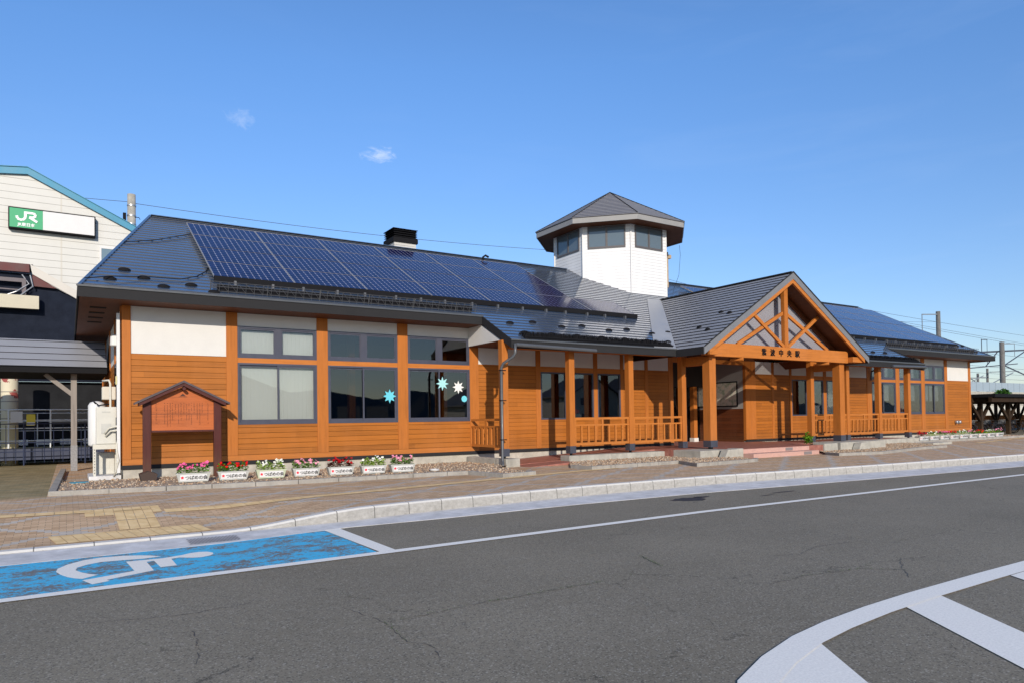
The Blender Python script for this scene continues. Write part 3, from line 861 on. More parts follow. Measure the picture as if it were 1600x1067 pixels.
so_.box(XL+.02, 0.0, .02, 14.8, 4.935, 4.955); so_.box(48.83, XR-.02, .02, 14.8, 4.935, 4.955)
so_.box(PXL, 19.3, -2.6, 0.02, 4.245, 4.265); so_.box(28.6, PXR, -2.6, 0.02, 4.245, 4.265); so_.prism([(19.3, .16, 4.24), (28.6, .16, 4.24), (GA+.3, .16, 7.1), (GA-.3, .16, 7.1)], (0, .03, 0))
for a, b_ in ((PXL, GX0), (GX1, PXR)):
    so_.prism([(a, PY, rz(PY)-.25), (a, -2.55, 4.2), (a, -2.55, 4.22), (a, PY, rz(PY)-.22)], (b_-a, 0, 0))
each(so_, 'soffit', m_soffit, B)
mb = MB(); 
for i in range(4): mb.box(-.75, -.35, .6+i*1.1, .85+i*1.1, 4.925, 4.934)
each(mb, 'soffit_vent', m_black, B)
# white triangular cheeks at the porch ends
mb = MB()
for x in (PXL+.0, PXR-.06):
    mb.prism([(x, -.0, 4.25), (x, -2.32, 4.25), (x, -2.32, rz(-2.32)-.28), (x, -.95, 4.93), (x, 0, 4.93)], (.06, 0, 0))
each(mb, 'cheek_panel', m_plaster, B)

# --- front wall pieces
wl = MB(); pl = MB(); pst = MB(); trim = MB(); fnd = MB(); mt_ = MB()
ZB, ZW0, ZW1, ZU0, ZU1 = .45, 1.545, 3.43, 3.58, 4.54
def bay_wall(x0, x1, z0, z1): wl.box(x0, x1, 0, .14, z0, z1)
bay_wall(.22, 2.75, ZB, 3.60); pl.box(.22, 2.75, .01, .14, 3.60, 4.93)
bay_wall(45.8, 48.55, ZB, 3.66); pl.box(45.8, 48.55, .01, .14, 3.66, 4.93)
WINS = [(3.07, 5.50), (5.86, 8.30), (8.68, 11.13), (37.27, 39.78), (40.17, 42.64), (43.04, 45.45)]
for x0, x1 in WINS:
    bay_wall(x0, x1, ZB, ZW0); trim.box(x0, x1, -.01, .10, ZW1, ZU0); pl.box(x0, x1, .01, .14, ZU1, 4.93)
for x0, x1 in ((0, .22), (2.75, 3.07), (5.50, 5.86), (8.30, 8.68), (11.13, 11.50), (36.8, 37.27), (39.78, 40.17), (42.64, 43.04), (45.45, 45.8), (48.55, 48.83)):
    pst.box(x0, x1, -.028, .14, ZB+.16, 4.934)
trim.box(0, 11.5, -.012, .0, ZB, ZB+.16); trim.box(36.8, 48.83, -.012, .0, ZB, ZB+.16)
# porch back wall
RWIN = [(14.30, 15.56), (15.78, 16.96), (17.17, 18.42), (30.0, 31.25), (31.46, 32.70), (32.96, 34.2)]
for x0, x1, a in ((11.5, 14.08, 0), (14.30, 15.56, 1), (15.78, 16.96, 1), (17.17, 18.42, 1), (18.58, 19.82, 0), (20.0, 21.24, 0), (27.15, 28.40, 0), (28.58, 29.82, 0), (30.0, 31.25, 1), (31.46, 32.70, 1), (32.96, 34.2, 1), (34.4, 36.8, 0)):
    if a: bay_wall(x0, x1, ZB-.04, 1.56); trim.box(x0, x1, -.005, .1, 3.43, 3.64)
    else: bay_wall(x0, x1, ZB-.04, 3.64)
    pl.box(x0, x1, .01, .14, 3.64, 4.245)
for x0, x1 in ((14.08, 14.30), (15.56, 15.78), (16.96, 17.17), (18.42, 18.58), (19.82, 20.0), (21.24, 21.52), (26.4, 27.15), (28.40, 28.58), (29.82, 30.0), (31.25, 31.46), (32.70, 32.96), (34.2, 34.4)):
    pst.box(x0, x1, -.02, .14, ZB-.04, 4.24)
for q_ in islands(wl):
    q_.build('wall', m_cladf if 11.4 < q_.v[0][0] < 36.9 else m_clad, B)
each(pl, 'plaster_panel', m_plaster, B)
each(pst, 'wall_post', m_post, B, bevel=.006)
each(trim, 'wall_trim', m_beam, B)
# end walls and back wall
mb = MB(); mb.box(0, .14, .14, 13.8, ZB, 3.60); mb.box(48.69, 48.83, .14, 13.8, ZB, 3.6); mb.box(0, 48.83, 13.66, 13.8, ZB, 4.93)
each(mb, 'end_wall', m_clad, B)
mb = MB(); mb.box(.01, .14, .14, 13.66, 3.6, 4.93); mb.box(48.69, 48.82, .14, 13.66, 3.6, 4.93)
each(mb, 'plaster_panel', m_plaster, B)
mb = MB()
for y in (.0, 3.0, 6.2, 9.4, 12.6): mb.box(-.03, .14, y+.145, y+.40, ZB, 4.93); mb.box(48.7, 48.86, y+.145, y+.40, ZB, 4.93)
each(mb, 'wall_post', m_post, B)
for x0, x1 in ((0, 21.5), (26.4, 48.83)):
    mt_.box(x0, x1, -.02, 0, ZB-.12, ZB-.002); fnd.box(x0+.02, x1-.02, .02, .3, -.1, ZB-.1)
mt_.box(-.02, 0, 0, 13.8, ZB-.12, ZB-.002); fnd.box(.02, .3, .3, 13.78, -.1, ZB-.1); fnd.box(48.5, 48.81, .3, 13.78, -.1, ZB-.1); fnd.box(.3, 48.5, 13.5, 13.78, -.1, ZB-.1)
each(mt_, 'base_flashing', m_fascia, B); each(fnd, 'foundation', m_found, B)

# --- windows
def star_poly(cx, cz, r1, r2, n, y):
    return [(cx+(r1 if i % 2 == 0 else r2)*math.sin(math.pi*i/n), y, cz+(r1 if i % 2 == 0 else r2)*math.cos(math.pi*i/n)) for i in range(2*n)]
def window(x0, x1, z0, z1, panes=2, kind='slide', blind=None, g=m_glass, dep=.0):
    f = MB(); t = .06; y0, y1 = -.012+dep, .09+dep
    f.box(x0, x1, y0, y1, z0, z0+t); f.box(x0, x1, y0, y1, z1-t, z1); f.box(x0, x0+t, y0, y1, z0+t, z1-t); f.box(x1-t, x1, y0, y1, z0+t, z1-t)
    gl = MB(); w_ = (x1-x0-2*t)
    if panes == 2:
        xm = (x0+x1)/2
        if kind == 'slide':
            for k_, (a, b_) in enumerate(((x0+t, xm+.03), (xm-.03, x1-t))):
                yy = .045+dep if k_ == 0 else .008+dep; s_ = .05
                f.box(a, b_, yy, yy+.03, z0+t, z0+t+.09); f.box(a, b_, yy, yy+.03, z1-t-s_, z1-t)
                f.box(a, a+s_, yy, yy+.03, z0+t+.09, z1-t-s_); f.box(b_-s_, b_, yy, yy+.03, z0+t+.09, z1-t-s_)
                gl.box(a+s_, b_-s_, yy+.012, yy+.018, z0+t+.09, z1-t-s_)
        else:
            f.box(xm-.09, xm+.09, y0+.004, y1, z0+t, z1-t)
            for a, b_ in ((x0+t, xm-.09), (xm+.09, x1-t)):
                s_ = .045; yy = .012+dep
                f.box(a, b_, yy, yy+.03, z0+t, z0+t+s_+.04); f.box(a, b_, yy, yy+.03, z1-t-s_, z1-t)
                f.box(a, a+s_, yy, yy+.03, z0+t+s_+.04, z1-t-s_); f.box(b_-s_, b_, yy, yy+.03, z0+t+s_+.04, z1-t-s_)
                gl.box(a+s_, b_-s_, yy+.012, yy+.018, z0+t+s_+.04, z1-t-s_)
    else:
        gl.box(x0+t, x1-t, .03+dep, .036+dep, z0+t, z1-t)
    o = f.build('window', m_frame, B)
    gl.build('pane', g, o)
    if blind:
        bl = MB()
        for a, b_, c, d in blind: 
            n = max(1, int((b_-a)/.06)) 
            for q in range(n):
                xa = a+(b_-a)*q/n; xb = a+(b_-a)*(q+1)/n; yo = .16+dep+(.012 if q % 2 else 0)
                bl.box(xa, xb, yo, yo+.01, c, d)
        bl.build('blind', m_blind, o)
    return o
for i, (x0, x1) in enumerate(WINS):
    L_ = [(x0+.05, x1-.05, ZW0+.02, ZW1)] if i == 0 else ([(x0+.1, x0+.75, 2.35, ZW1), (x0+.9, x0+1.25, 2.35, ZW1), (x1-1.0, x1-.45, 2.35, ZW1)] if i > 2 else None)
    U_ = [(x0+.08, x1-.08, ZU0+.02, ZU1-.12)] if i == 0 else ([(x0+.3, x0+.9, ZU0, ZU1), (x1-1.0, x1-.5, ZU0, ZU1)] if i > 2 else None)
    window(x0, x1, ZW0, ZW1, 2, 'slide', L_, m_glassc if (i == 0 or i > 2) else m_glass)
    window(x0, x1, ZU0, ZU1, 2, 'awning', U_, m_glassc if (i == 0 or i > 2) else m_glass)
for i, (x0, x1) in enumerate(RWIN):
    window(x0, x1, 1.56, 3.43, 1, 'fix', [(x0+.1, x1-.1, 1.6, 2.1 if i < 5 else 3.4)] if i > 2 else None, m_glassc if i > 3 else m_glass)
# side window on the left end
f = MB(); f.box(-.03, .0, 2.2, 3.3, 1.9, 3.5); sw = f.build('window', m_frame, B); MB().box(-.035, -.03, 2.3, 3.2, 2.0, 3.4).build('pane', m_glass, sw)

# interior shell, so that the glass looks into real rooms
it = MB()
it.box(.2, 21.4, .3, 5.6, .30, .34); it.box(26.6, 48.6, .3, 5.6, .30, .34)
it.box(.2, 21.4, 5.6, 5.7, .30, 4.9); it.box(26.6, 48.6, 5.6, 5.7, .30, 4.9)
it.box(.15, 21.4, .15, 5.7, 4.80, 4.88) ; it.box(26.6, 48.68, .15, 5.7, 4.80, 4.88)
it.box(11.3, 11.4, .15, 5.6, .34, 4.8); it.box(37, 37.1, .15, 5.6, .34, 4.8)
each(it, 'interior_walls', m_intw, B)
mb = MB()
for x in (7.0, 10.6): mb.box(x, x+.22, 1.2, 1.42, .34, 4.8)
for x in (38.8, 41.7, 44.4): mb.box(x, x+.2, .7, .9, .34, 4.8)
each(mb, 'interior_post', m_post, B)
mb = MB()
for x in (4, 6.3, 9.0, 12.5, 15.2, 17.4, 38.5, 41, 44):
    MB().prism([(x, 2, 1.05), (x, 2, .34), (x+.06, 2, .34), (x+.06, 2, 1.0), (x+1.14, 2, 1.0), (x+1.14, 2, .34), (x+1.2, 2, .34), (x+1.2, 2, 1.05)], (0, .7, 0)).build('interior_table', m_intw, B)

# --- porch posts, beams, rails
def porch_post(x, y, w_=.24, z1=4.25, big=False):
    zb = .66 if big else .60
    o = MB().box(x-w_/2, x+w_/2, y-w_/2, y+w_/2, zb-.02, z1).build('porch_post', m_post, B, bevel=.008)
    MB().box(x-w_/2-.012, x+w_/2+.012, y-w_/2-.012, y+w_/2+.012, zb-.26, zb).build('post_shoe', m_steel, o, bevel=.004)
    MB().tube([(x, y, .2), (x, y, zb-.25)], .05 if not big else .09, 10).build('post_pin', m_black, o)
    return o
PP = [11.12, 13.94, 16.77, 19.60]; PQ = [28.08, 30.93, 33.75, 36.55]
for x in PP+PQ: porch_post(x, -2.37)
bm_ = MB(); bm_.box(PXL, 19.8, -2.47, -2.27, 3.98, 4.244); bm_.box(28.0, PXR, -2.47, -2.27, 3.98, 4.244)
each(bm_, 'eave_beam', m_beam, B, bevel=.006)
def railing(x0, x1, y, n=7):
    mb = MB(); z = (1.54, 1.62), (1.31, 1.37), (.62, .71)
    for a, b_ in z: mb.box(x0, x1, y-.035, y+.035, a, b_)
    for i in range(n+2):
        x = x0+(x1-x0)*(i/(n+1)); tall = i in (0, (n+1)//2, n+1)
        x = min(max(x, x0+.04), x1-.04)
        mb.box(x-.032, x+.032, y-.03, y+.03, .71, 1.54 if tall else 1.31)
    return mb.build('porch_railing', m_beam, B)
railing(14.06, 16.65, -2.42); railing(16.89, 19.48, -2.42)
railing(28.2, 30.8, -2.42); railing(31.05, 33.63, -2.42); railing(33.87, 36.43, -2.42)
mb = MB()
for a, b_ in ((1.54, 1.62), (1.31, 1.37), (.62, .71)): mb.box(11.16, 11.23, -2.25, -.03, a, b_)
for i in range(8): mb.box(11.165, 11.225, -2.2+i*.29-.1, -2.2+i*.29+.04, .71, 1.54 if i == 4 else 1.31)
mb.build('porch_railing', m_beam, B)

# --- portico
def gz(x): return GZ-GS*abs(x-GA)
VY = -4.36
pr = MB()
LL = lambda u, v, e: (GX0+v, u, 4.17+GS*v+e)
stepped(pr, [(VY, 0), (PY, 0), (vy, GA-GX0), (VY, GA-GX0)], .255, .032, LL)
stepped(pr, [(VY, 0), (PY, 0), (vy, GX1-GA), (VY, GX1-GA)], .255, .032, lambda u, v, e: (GX1-v, u, 4.17+GS*v+e))
proof = pr.build('portico_roof', [m_roofg, m_black], B)  # black risers paint in the shadow lines under the laps
MB().bar((GA, VY, GZ+.03), (GA, vy+.05, GZ+.03), .2, .05).build('ridge_cap', m_fascia, proof)
for x, y in ((20.3, -2.7), (21.4, -2.9), (20.0, -3.4), (21.2, -3.5)):
    o = st.copy(); COL.objects.link(o); o.parent = None; o.location = Vector((x, y, gz(x)+.02)); par(o, proof); o.rotation_euler = (0, -math.atan(GS), 0); o.scale = (.5, .75, .9)
def verge(name, y0, y1, off0, off1, m_, xa=GX0, xb=GX1, par_=None):
    mb = MB()
    for s_ in (0, 1):
        xe = xa if s_ == 0 else xb
        mb.prism([(GA, y0, GZ-off0), (xe, y0, gz(xe)-off0), (xe, y0, gz(xe)-off1), (GA, y0, GZ-off1)], (0, y1-y0, 0))
    return each(mb, name, m_, par_ or B)
def verge2(*a, **k): return verge(*a, **k)
verge('verge_board', VY-.035, VY, -.04, .26, m_fascia2)
verge('verge_trim', VY-.06, VY-.035, -.06, -.01, m_fascia)
verge('barge_board', VY-.01, VY+.08, .262, .43, m_beam, GX0+.3, GX1-.3)
# side eave fascia of the portico
mb = MB(); mb.box(GX0-.03, GX0, VY, PY, 3.91, 4.19); mb.box(GX1, GX1+.03, VY, PY, 3.91, 4.19)
each(mb, 'fascia', m_fascia, B)
mb = MB()
for s_ in (0, 1):
    xe = GX0 if s_ == 0 else GX1
    mb.prism([(GA, VY+.08, GZ-.28), (xe, VY+.08, gz(xe)-.24), (xe, VY+.08, gz(xe)-.22), (GA, VY+.08, GZ-.26)], (0, 4.4, 0))
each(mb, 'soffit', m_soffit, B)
# gable wall behind the truss
mb = MB(); mb.prism([(GX0+.9, -3.38, 4.42), (GX1-.9, -3.38, 4.42), (GX1-.9, -3.38, gz(GX1-.9)-.3), (GA, -3.38, GZ-.3), (GX0+.9, -3.38, gz(GX0+.9)-.3)], (0, .03, 0))
mb.build('gable_wall', m_gable, B)
mb = MB(); 
for s_ in (-1, 1): mb.bar((GA, -3.44, GZ-.40), (GA+s_*4.6, -3.44, gz(GA+4.6)-.40), .1, .16)
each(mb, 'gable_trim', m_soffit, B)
# truss
mb = MB(); mb.box(19.55, 28.45, -4.04, -3.84, 3.90, 4.42); mb.build('portico_beam', m_beam, B, bevel=.01)
mb = MB(); mb.box(GX0+.35, 19.56, -4.36+.08, -3.9, 3.93, 4.16); mb.box(28.44, GX1-.35, -4.36+.08, -3.9, 3.93, 4.16)
each(mb, 'beam_end', m_beam, B)
mb = MB(); mb.box(GA-.12, GA+.12, -4.02, -3.84, 4.42, GZ-.3); mb.build('king_post', m_post, B, bevel=.008)
mb = MB()
for s_ in (-1, 1):
    mb.bar((GA+s_*.1, -3.95, 4.42), (GA+s_*2.45, -3.95, 5.95), .09, .135)
    mb.bar((GA+s_*3.0, -3.90, 4.42), (GA+s_*.1, -3.90, 5.85), .09, .135)
each(mb, 'truss_brace', m_beam, B)
for x in (19.74, 28.26): porch_post(x, -3.67, .36, 3.92, True)
mb = MB()
for x in (19.74, 28.26): mb.box(x-.12, x+.12, -3.5, -2.47, 3.6, 3.95)
for x in (21.3, 27.0): mb.tube([(x-.25, -3.6, 3.84), (x, -4.05, 3.84)], .07, 10)
each(mb, 'cross_beam', m_beam, B)
for i, chh in enumerate('紫波中央駅'):
    text('station_lettering', chh, .30, (22.42+i*.545, -4.06, 4.06), (R(90), 0, 0), m_black, B, .012, .003)

# --- vestibule
mb = MB(); mb.box(21.52, 26.4, .0, .18, 4.05, 4.24); mb.box(21.38, 21.52, .14, 4.6, .3, 4.24)
mb.build('vestibule_beam', m_beam, B)
mb = MB(); mb.box(26.4, 26.56, .15, 4.6, .33, 1.95); mb.build('vestibule_cladding', wood('vestibule_wood_shaded', (.13, .034, .009), pitch=.15, groove=.01), B)  # cladding boards in a darker colour that carries the vestibule's shade
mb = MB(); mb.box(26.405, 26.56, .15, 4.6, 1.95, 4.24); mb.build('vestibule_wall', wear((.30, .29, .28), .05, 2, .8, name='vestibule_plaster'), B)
mb = MB(); mb.box(21.5, 26.4, 4.5, 4.6, .3, 4.24); mb.box(21.5, 26.4, .18, 4.6, 4.2, 4.24); mb.box(21.52, 26.4, 2.55, 2.65, 3.1, 4.2)
mb.build('vestibule_ceiling', m_dark, B)
mb = MB(); mb.box(21.5, 26.4, 2.9, 2.92, .33, 3.1); gd = mb.build('entrance_glazing', m_glass, B)
mb = MB()
for x in (22.0, 23.2, 24.4, 25.4): mb.box(x, x+.07, 2.88, 2.95, .33, 3.1)
each(mb, 'door_frame', m_frame, gd)
op = MB().box(25.3, 25.55, 2.3, 2.54, .5, 3.1).build('vestibule_post', m_post, B); MB().box(25.27, 25.58, 2.27, 2.57, .33, .52).build('post_plinth', m_plaster, op)
# poster
def f_poster(N, b):
    p = N.geo(); n = N.noise(p, 5, 4); v = N.vor(p, 22, 'DISTANCE_TO_EDGE')
    c = N.ramp(n, [(.35, (.30, .38, .25)), (.5, (.62, .60, .52)), (.65, (.70, .62, .50))])
    c = N.mix(N.m('MULTIPLY', N.m('LESS_THAN', v, .035), .6), c, (.2, .2, .22))
    N.lk(c, b.inputs['Base Color'])
po = MB().box(26.36, 26.395, .45, 3.0, 2.06, 3.3).build('map_board', m_black)
MB().box(26.352, 26.36, .51, 2.94, 2.12, 3.24).build('map_sheet', mat('map_print', rough=.5, fn=f_poster), po)
tag(po, 'large framed pale town map on the shaded wall inside the entrance', 'map board')

# --- plinths, ramp, steps
cn = MB()
cn.box(13.58, 19.7, -2.74, -2.2, -.1, .27); cn.box(10.95, 11.5, -2.75, -2.0, -.1, .27); cn.box(10.95, 11.28, -2.0, -.03, -.1, .26)
cn.box(18.2, 19.95, -4.55, -3.2, -.1, .33); cn.box(19.95, 20.33, -4.75, -4.3, -.1, .36); cn.box(19.7, 20.2, -3.2, -2.2, -.1, .26)
cn.box(25.45, 26.4, -4.75, -4.2, -.1, .38); cn.box(24.46, 25.45, -4.4, -4.0, -.1, .30); cn.box(26.66, 30.15, -4.72, -3.4, -.1, .39); cn.box(27.5, 36.9, -2.74, -2.2, -.1, .30)
cn.box(35.2, 37.1, -4.3, -3.5, -.1, .11)
each(cn, 'porch_plinth', m_conc, B, bevel=.015)
mb = MB()
for x, y in ((19.0, -5.0), (27.4, -5.1)): mb.prism([(x, y, 0), (x+.9, y, 0), (x+.72, y, .36), (x+.2, y, .36)], (0, .35, 0))
each(mb, 'boundary_stone', m_conc, B, bevel=.03)
fl = MB()
fl.prism([(11.5, -2.2, .02), (13.58, -2.2, .10), (18.2, -2.2, .33), (18.2, -2.2, -.05), (11.5, -2.2, -.05)], (0, 2.21, 0))
fl.prism([(11.5, -3.2, .0), (13.5, -3.2, .09), (13.5, -3.2, -.05), (11.5, -3.2, -.05)], (0, 1.0, 0))
fl.box(18.2, 27.2, -3.2, 0.0, -.1, .33); fl.box(19.95, 25.5, -4.68, -3.2, -.1, .33); fl.box(21.5, 26.4, 0, 4.6, -.1, .33)
fl.box(27.2, 36.5, -2.2, 0, -.1, .3)
fl.build('porch_floor', m_redtile, B)
mb = MB(); mb.box(20.34, 24.45, -4.72, -4.683, -.1, .32); mb.box(19.7+.65, 24.4, -5.2, -4.722, -.1, .16)
each(mb, 'entrance_step', m_steptile, B, bevel=.01)
mb = MB(); mb.box(22.9, 23.35, -4.73, -4.722, .05+.13, .30); mb.box(23.4, 23.9, -5.21, -5.202, .02, .14)
each(mb, 'step_marker', mat('marker_grey', (.2, .17, .17), .8), B)

# --- gutters and downpipes
mb = MB(); mb.tube([(11.2, -3.06, 4.04), (14.6, -3.06, 3.98)], .065, 10); mb.tube([(33.9, -3.06, 4.0), (37.1, -3.06, 4.04)], .065, 10)
each(mb, 'gutter', m_gutter, B)
mb = MB(); mb.tube([(11.17, -3.06, 4.08), (11.17, -3.06, 3.78), (11.12, -3.03, 3.66), (10.90, -2.74, 3.44), (10.85, -2.68, 3.30), (10.85, -2.68, .22), (10.83, -2.74, .12), (10.75, -2.85, .06)], .05, 10)
mb.build('downpipe', m_gutter, B, smooth=True)
mb = MB()
for z in (.9, 2.2, 3.2): mb.box(10.78, 11.0, -2.74, -2.62, z, z+.03)
each(mb, 'pipe_clip', m_black, B)
mb = MB(); mb.tube([(37.1, -3.04, 4.0), (37.1, -3.0, 3.9), (37.1, -.9, 4.3), (37.1, -.12, 4.0), (37.1, -.1, 3.5)], .045, 8); mb.build('downpipe', m_gutter, B)
mb = MB(); mb.tube([(34.3, -.1, 3.9), (34.3, -.1, 1.2), (34.0, -.14, 1.1), (33.6, -.14, 1.1)], .025, 8); mb.build('conduit', m_galv, B)
mb = MB(); mb.tube([(46.7, -.16, 1.0), (46.7, .0, 1.0)], .10, 14); mb.tube([(47.1, -.16, 1.0), (47.1, .0, 1.0)], .10, 14); mb.tube([(46.7, -.17, 1.0), (46.7, -.16, 1.0)], .12, 14)
each(mb, 'wall_vent', m_galv, B, smooth=True)

# --- chimney
ch = MB().box(11.26, 12.34, 7.1, 8.15, 9.0, 9.78).build('chimney', wood('white_boards', (.66, .65, .62), pitch=.2, groove=.012, var=.04, coat=0), B)
mb = MB(); mb.box(11.19, 12.41, 7.03, 8.22, 9.74, 9.95)
mb.box(11.3, 12.3, 7.14, 8.1, 9.95, 10.34)
for i in range(4):
    z = 9.97+i*.098
    a = [(11.2, 7.04), (12.4, 7.04), (12.4, 8.21), (11.2, 8.21)]; b_ = [(11.29, 7.13), (12.31, 7.13), (12.31, 8.12), (11.29, 8.12)]
    for q in range(4):
        mb.poly([(*a[q], z), (*a[(q+1) % 4], z), (*b_[(q+1) % 4], z+.07), (*b_[q], z+.07)]); mb.poly([(*a[q], z), (*a[(q+1) % 4], z), (*b_[(q+1) % 4], z-.005), (*b_[q], z-.005)])
mb.box(11.19, 12.41, 7.03, 8.22, 10.345, 10.37)
mb.build('chimney_louvre', m_black, ch)

# --- octagonal tower
TC = (24.05, 6.96); W = 2.45; AP = W*1.20711
def octo(ap, z): 
    r = ap/math.cos(math.pi/8)
    return [Vector((TC[0]+r*math.cos(math.pi/8+i*math.pi/4), TC[1]+r*math.sin(math.pi/8+i*math.pi/4), z)) for i in range(8)]
m_tw = wood('tower_boards', (.92, .92, .93), pitch=.157, groove=.008, var=.03, coat=0, rough=.45, length=4)
mb = MB(); a = octo(AP, 6.2); b_ = octo(AP, 11.42)
tw = MB().prism(a, (0, 0, 5.2)).build('tower', m_tw, B)
mb = MB()
for p in octo(AP+.005, 6.2): mb.tube([p, p+Vector((0, 0, 5.19))], .045, 6)
mb.build('corner_trim', m_white, tw)
# eave, fascia and roof
EA = AP+.93
o0, o1 = octo(EA, 11.37), octo(EA, 11.63)
mb = MB()
for i in range(8):
    j = (i+1) % 8; mb.poly([o0[i], o0[j], o1[j], o1[i]])
    q0, q1 = octo(EA-.03, 11.37), octo(EA-.03, 11.62)
    mb.poly([q0[i], q0[j], q1[j], q1[i]]); mb.poly([o0[i], o0[j], q0[j], q0[i]])
mb.build('tower_fascia', wear((.27, .265, .26), .08, 3, .55, name='tower_fascia_paint'), tw)
mb = MB(); q = octo(EA-.03, 11.40); r_ = octo(AP, 11.40)
for i in range(8): j = (i+1) % 8; mb.poly([q[i], q[j], r_[j], r_[i]])
mb.build('tower_soffit', m_soffit, tw)
mb = MB(); RE = EA+.05; APX = 14.02
for i in range(8):
    c0, c1 = octo(RE, 11.66)[i], octo(RE, 11.66)[(i+1) % 8]; mid = (c0+c1)/2; half = (c1-c0).length/2; e = (c1-c0).normalized(); n_ = Vector((TC[0], TC[1], 11.66))-mid; L_ = n_.length; n_.normalize()
    stepped(mb, [(-half, 0), (half, 0), (0, L_)], .25, .015, lambda u, v, ex, mid=mid, e=e, n_=n_, L_=L_: tuple(mid+e*u+n_*v+Vector((0, 0, (APX-11.66)*v/L_+ex))))
    mb.poly([octo(EA, 11.62)[i], octo(EA, 11.62)[(i+1) % 8], c1, c0])
trf = mb.build('tower_roof', [m_rooft, m_roofg], tw)
mb = MB()
for p in octo(RE, 11.68): mb.tube([p, Vector((TC[0], TC[1], APX+.03))], .022, 5)
mb.build('hip_cap', m_fascia, trf)
# tower windows, one on each face (a copied window turned about the axis)
for i in range(8):
    ang = -math.pi/2+i*math.pi/4; c, s_ = math.cos(ang), math.sin(ang)
    def P(u, d, z): return (TC[0]+c*(AP+d)-s_*u, TC[1]+s_*(AP+d)+c*u, z)
    def bx(mb, u0, u1, d0, d1, z0, z1): mb.prism([P(u0, d0, z0), P(u1, d0, z0), P(u1, d1, z0), P(u0, d1, z0)], (0, 0, z1-z0))
    mb = MB(); u = .96
    bx(mb, -u, u, 0, .05, 10.24, 10.33); bx(mb, -u, u, 0, .05, 11.30, 11.37); bx(mb, -u, -u+.07, 0, .05, 10.33, 11.30); bx(mb, u-.07, u, 0, .05, 10.33, 11.30); bx(mb, -.05, .05, 0, .045, 10.33, 11.30)
    wo_ = mb.build('window', mat('tower_frame', (.10, .09, .09), .4) if i == 0 else bpy.data.materials['tower_frame'], tw)
# panes as one mesh per window would be a fourth level: the panes stay in the window mesh as second material
for o in [o for o in bpy.data.objects if o.parent == tw and o.name.startswith('window')]:
    pass
mg = mat('tower_glass', (.10, .13, .15), .06, spec=1.0)
i = 0
for o in sorted([o for o in bpy.data.objects if o.parent == tw and o.name.startswith('window')], key=lambda q: q.name):
    ang = -math.pi/2+i*math.pi/4; c, s_ = math.cos(ang), math.sin(ang); i += 1
    me = o.data; me.materials.append(mg); bm = bmesh.new(); bm.from_mesh(me)
    off = Vector((0, 0, 0)); q = o
    ofs = o.matrix_world.translation
    base = B.location
    vs = [bm.verts.new(Vector((TC[0]+c*(AP+.015)-s_*u_, TC[1]+s_*(AP+.015)+c*u_, z))) for u_, z in ((-.9, 10.33), (.9, 10.33), (.9, 11.30), (-.9, 11.30))]
    f_ = bm.faces.new(vs); f_.material_index = 1; bm.normal_update()
    if f_.normal.dot(Vector((c, s_, 0))) < 0: f_.normal_flip()
    bm.to_mesh(me); bm.free()
# aerial and post behind the tower
mb = MB(); mb.tube([(27.35, 6.0, 8.2), (27.35, 6.0, 10.9)], .09, 8); mb.box(27.3, 27.62, 5.9, 6.1, 10.55, 10.75)
mb.build('aerial_post', wear((.40, .30, .2), .3, 8, .7, name='aerial_paint'), B)
mb = MB(); mb.tube([(27.9, 6.0, 8.9), (28.3, 6.0, 9.7), (28.55, 6.1, 10.9), (28.6, 6.2, 11.5)], .012, 4); mb.build('aerial_wire', m_black, B)

# ------------------------------------------------------------------ small things by the wall
def deco(name, pts, col, label, cat):
    mb = MB().prism(pts, (0, .006, 0)); return tag(mb.build(name, mat(name+'_paper', col, .7)), label, cat)
# paper decorations hang just inside the glass
deco('paper_star', star_poly(8.0, 2.44, .24, .13, 8, -.006), (.12, .55, .68), 'turquoise flower-shaped paper decoration low in the second window', 'window decoration')
deco('paper_star', star_poly(10.02, 2.90, .25, .12, 8, -.006), (.35, .68, .70), 'pale blue paper star at the middle of the third window', 'window decoration')
deco('paper_star', star_poly(10.66, 2.78, .24, .12, 8, -.006), (.75, .76, .74), 'white eight-pointed paper star in the third window', 'window decoration')
deco('paper_disc', star_poly(10.9, 2.36, .12, .11, 8, -.006), (.15, .60, .72), 'small round turquoise paper disc at the right of the third window', 'window decoration')
r_ = MB(); r_.tube([(16.28, .3, 1.72), (16.28, .3, 1.82), (16.5, .3, 1.84)], .06, 8)
tag(MB().lathe((16.25, .28, 1.78), [(.02, 0), (.13, .02), (.15, .1), (.08, .17), (.01, .19)], 12).build('red_ornament', mat('red_lacquer', (.7, .01, .005), .4), smooth=True), 'small bright red ornament standing inside the porch window', 'ornament')
tag(MB().box(16.1, 16.5, .22, .36, 1.60, 1.77).build('white_stand', m_white), 'white box under the red ornament inside the porch window', 'box')

# notice board
NB = empty('notice_board', (1.45, -.85, .08)); tag(NB, 'roofed orange notice board on two dark red posts beside the station wall', 'notice board')
y = -.85
for x in (.54, 2.34):
    po_ = MB().box(x-.10, x+.10, y-.09, y+.09, .05, 2.30).build('post', m_dkwood, NB, bevel=.01)
    if x < 1: MB().prism([(x-.16, y-.42, .06), (x+.18, y-.42, .06), (x+.22, y-.42, .25), (x, y-.42, .33), (x-.2, y-.42, .25)], (0, .55, 0)).build('post_foot', wear((.045, .025, .018), .2, 6, .7, name='foot_stain'), po_)
m_board = wood('board_timber', (.52, .135, .034), grain=(1.0, 10, 14), rough=.5, coat=.3)
pan = MB().prism([(.64, y-.03, 1.42), (2.24, y-.03, 1.42), (2.24, y-.03, 2.27), (1.44, y-.03, 2.62), (.64, y-.03, 2.27)], (0, .06, 0)).build('panel', m_board, NB)
